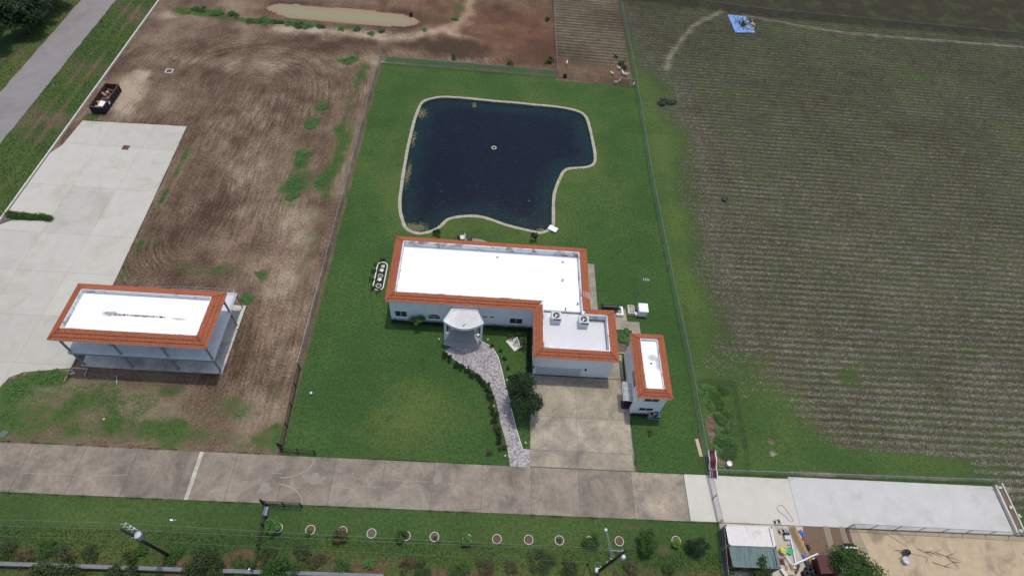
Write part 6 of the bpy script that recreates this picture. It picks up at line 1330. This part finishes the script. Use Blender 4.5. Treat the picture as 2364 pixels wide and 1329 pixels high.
# pallets/planks on gravel: two plank walkways
for k, (px0, py0, px1, py1, w_, lb) in enumerate(((1906, 1213, 1923, 1274, .85, 'plank walkway across the brown gravel'), (1942, 1214, 1956, 1258, .75, 'second plank walkway nearer the sand yard'))):
    a, b = at(px0, py0, .06), at(px1, py1, .06); t = thing('plank_walk', lb, 'walkway', (a.x, a.y, 0), 'plank walkways on the gravel'); d = (b - a).normalized(); nr = Vector((-d.y, d.x, 0))
    for j in range(4):
        o_ = nr * (w_ * (j - 1.5) / 4); m_ = (a + b) / 2 + o_; MB().cbox((m_.x, m_.y, .06), (b - a).length, w_ / 4 - .06, .05, math.atan2(d.y, d.x)).build('plank', 'plankgrey', t)
# dog house, sheds
x, y = at2(1955, 1268); t = thing('dog_house', 'small dog house with black and white roof at the gravel edge', 'dog house', (x, y, 0)); MB().box(x - .7, x + .6, y - .5, y + .5, 0, .7).build('wall', 'maroon', t)
MB().add([(x - .8, y - .65, .65), (x + .75, y - .65, .65), (x + .75, y, 1.15), (x - .8, y, 1.15)], [(0, 1, 2, 3)]).add([(x - .8, y + .65, .65), (x + .75, y + .65, .65), (x + .75, y, 1.151), (x - .8, y, 1.151)], [(3, 2, 1, 0)]).build('roof', 'black', t); MB().box(x - .82, x + .77, y - .09, y + .09, 1.14, 1.2).build('ridge_cap', 'white', t); MB().add([(x - .82, y - .62, .66), (x - .82, y + .62, .66), (x - .82, y, 1.14)], [(0, 1, 2)]).build('gable', 'white', t); MB().box(x - .72, x - .69, y - .2, y + .2, .05, .6).build('opening', 'black', t)
def shed(name, label, x0, x1, y0, y1, h, ridge, wall, roof, axis='x', gable='white'):
    t = thing(name, label, 'shed', ((x0 + x1) / 2, (y0 + y1) / 2, 0)); MB().box(x0 + .15, x1 - .15, y0 + .15, y1 - .15, 0, h).build('wall', wall, t); ym = (y0 + y1) / 2; xm = (x0 + x1) / 2
    if axis == 'x':
        MB().add([(x0, y0, h - .05), (x1, y0, h - .05), (x1, ym, h + ridge), (x0, ym, h + ridge)], [(0, 1, 2, 3)]).build('roof_slope', roof, t); MB().add([(x0, y1, h - .05), (x1, y1, h - .05), (x1, ym, h + ridge), (x0, ym, h + ridge)], [(3, 2, 1, 0)]).build('roof_slope', roof, t)
        MB().add([(x0 + .14, y0 + .15, h), (x0 + .14, y1 - .15, h), (x0 + .14, ym, h + ridge - .06)], [(0, 1, 2)]).add([(x1 - .14, y0 + .15, h), (x1 - .14, y1 - .15, h), (x1 - .14, ym, h + ridge - .06)], [(0, 1, 2)]).build('gable', gable, t); MB().box(x0, x1, ym - .06, ym + .06, h + ridge, h + ridge + .05).build('ridge_cap', roof, t)
    else:
        MB().add([(x0, y0, h - .05), (x0, y1, h - .05), (xm, y1, h + ridge), (xm, y0, h + ridge)], [(3, 2, 1, 0)]).build('roof_slope', roof, t); MB().add([(x1, y0, h - .05), (x1, y1, h - .05), (xm, y1, h + ridge), (xm, y0, h + ridge)], [(0, 1, 2, 3)]).build('roof_slope', roof, t)
        MB().add([(x0 + .15, y1 - .14, h), (x1 - .15, y1 - .14, h), (xm, y1 - .14, h + ridge - .06)], [(0, 1, 2)]).build('gable', gable, t); MB().box(xm - .06, xm + .06, y0, y1, h + ridge, h + ridge + .05).build('ridge_cap', roof, t)
    MB().box(x0 + .5, x0 + 1.2, y1 - .15, y1 - .12, .05, 1.8).build('door', 'wood', t)
a, b = at(1893, 1283, 2.2), at(1913, 1315, 2.2); shed('red_shed', 'small shed with a dark red roof next to the scrap yard', a.x - .3, a.x + 2.2, b.y - .4, a.y + .1, 2.0, .45, 'maroon', 'maroon', 'y', 'acgrey')
a, b = at(1910, 1275, 2.6), at(2000, 1329, 2.6); shed('brown_shed', 'brown shingle-roofed shed under the green tree', a.x + 1.2, b.x + .6, b.y - 1.5, a.y, 2.4, .9, 'wood', 'brownroof')
# loose stones, board by the pavilion
for k, (px, py, sx, sy, mt, lb) in enumerate(((164, 856, .5, .35, 'cream', 'pale rock beside the parking lot corner'), (166, 862, .8, .2, 'cream', 'white board scrap below the pale rock'), (240, 967, .3, .15, 'white', 'small white scrap on the dirt below the pavilion'), (270, 876, .2, 1.4, 'galv', 'grey plank in the shade below the pavilion'))):
    x, y = at2(px, py); o = MB().cbox((x, y, .06), sx, sy, .12, R(25)).build('ground_scrap', mt, bevel=.03); tag(o, lb, 'scrap')
for k in range(3):
    x, y = at2(4 + k * 4, 1000 + k * 1.5); o = MB().cbox((x, y, .06), .10, .9, .08, R(-25)).build('loose_board', 'galv'); tag(o, '%s of three grey boards at the left edge above the drive' % ORD[k], 'board', 'grey boards at the left edge')
t = thing('curb_form', 'wooden form boards edging the parking lot corner', 'boards', (-57.2, 41, 0)); MB().box(-57.35, -57.2, 36.9, 43.5, 0, .3).build('board', 'wood', t); MB().box(-57.2, -55.0, 39.0, 39.15, 0, .25).build('board', 'palewood', t); MB().box(-55.1, -54.95, 38.0, 39.0, 0, .3).build('board', 'galv', t)
for k, (px, py) in enumerate(((1128, 1046), (1500, 1001))):
    x, y = at2(px, py); plant('dead_stump', ('withered brown plant on the front lawn by the walk', 'withered brown plant on the grass below the annex')[k], 'plant', x, y, .1, .5, .4, 160, .09, 'leaf_brown', 500 + k, None, 5, .05, part='foliage')
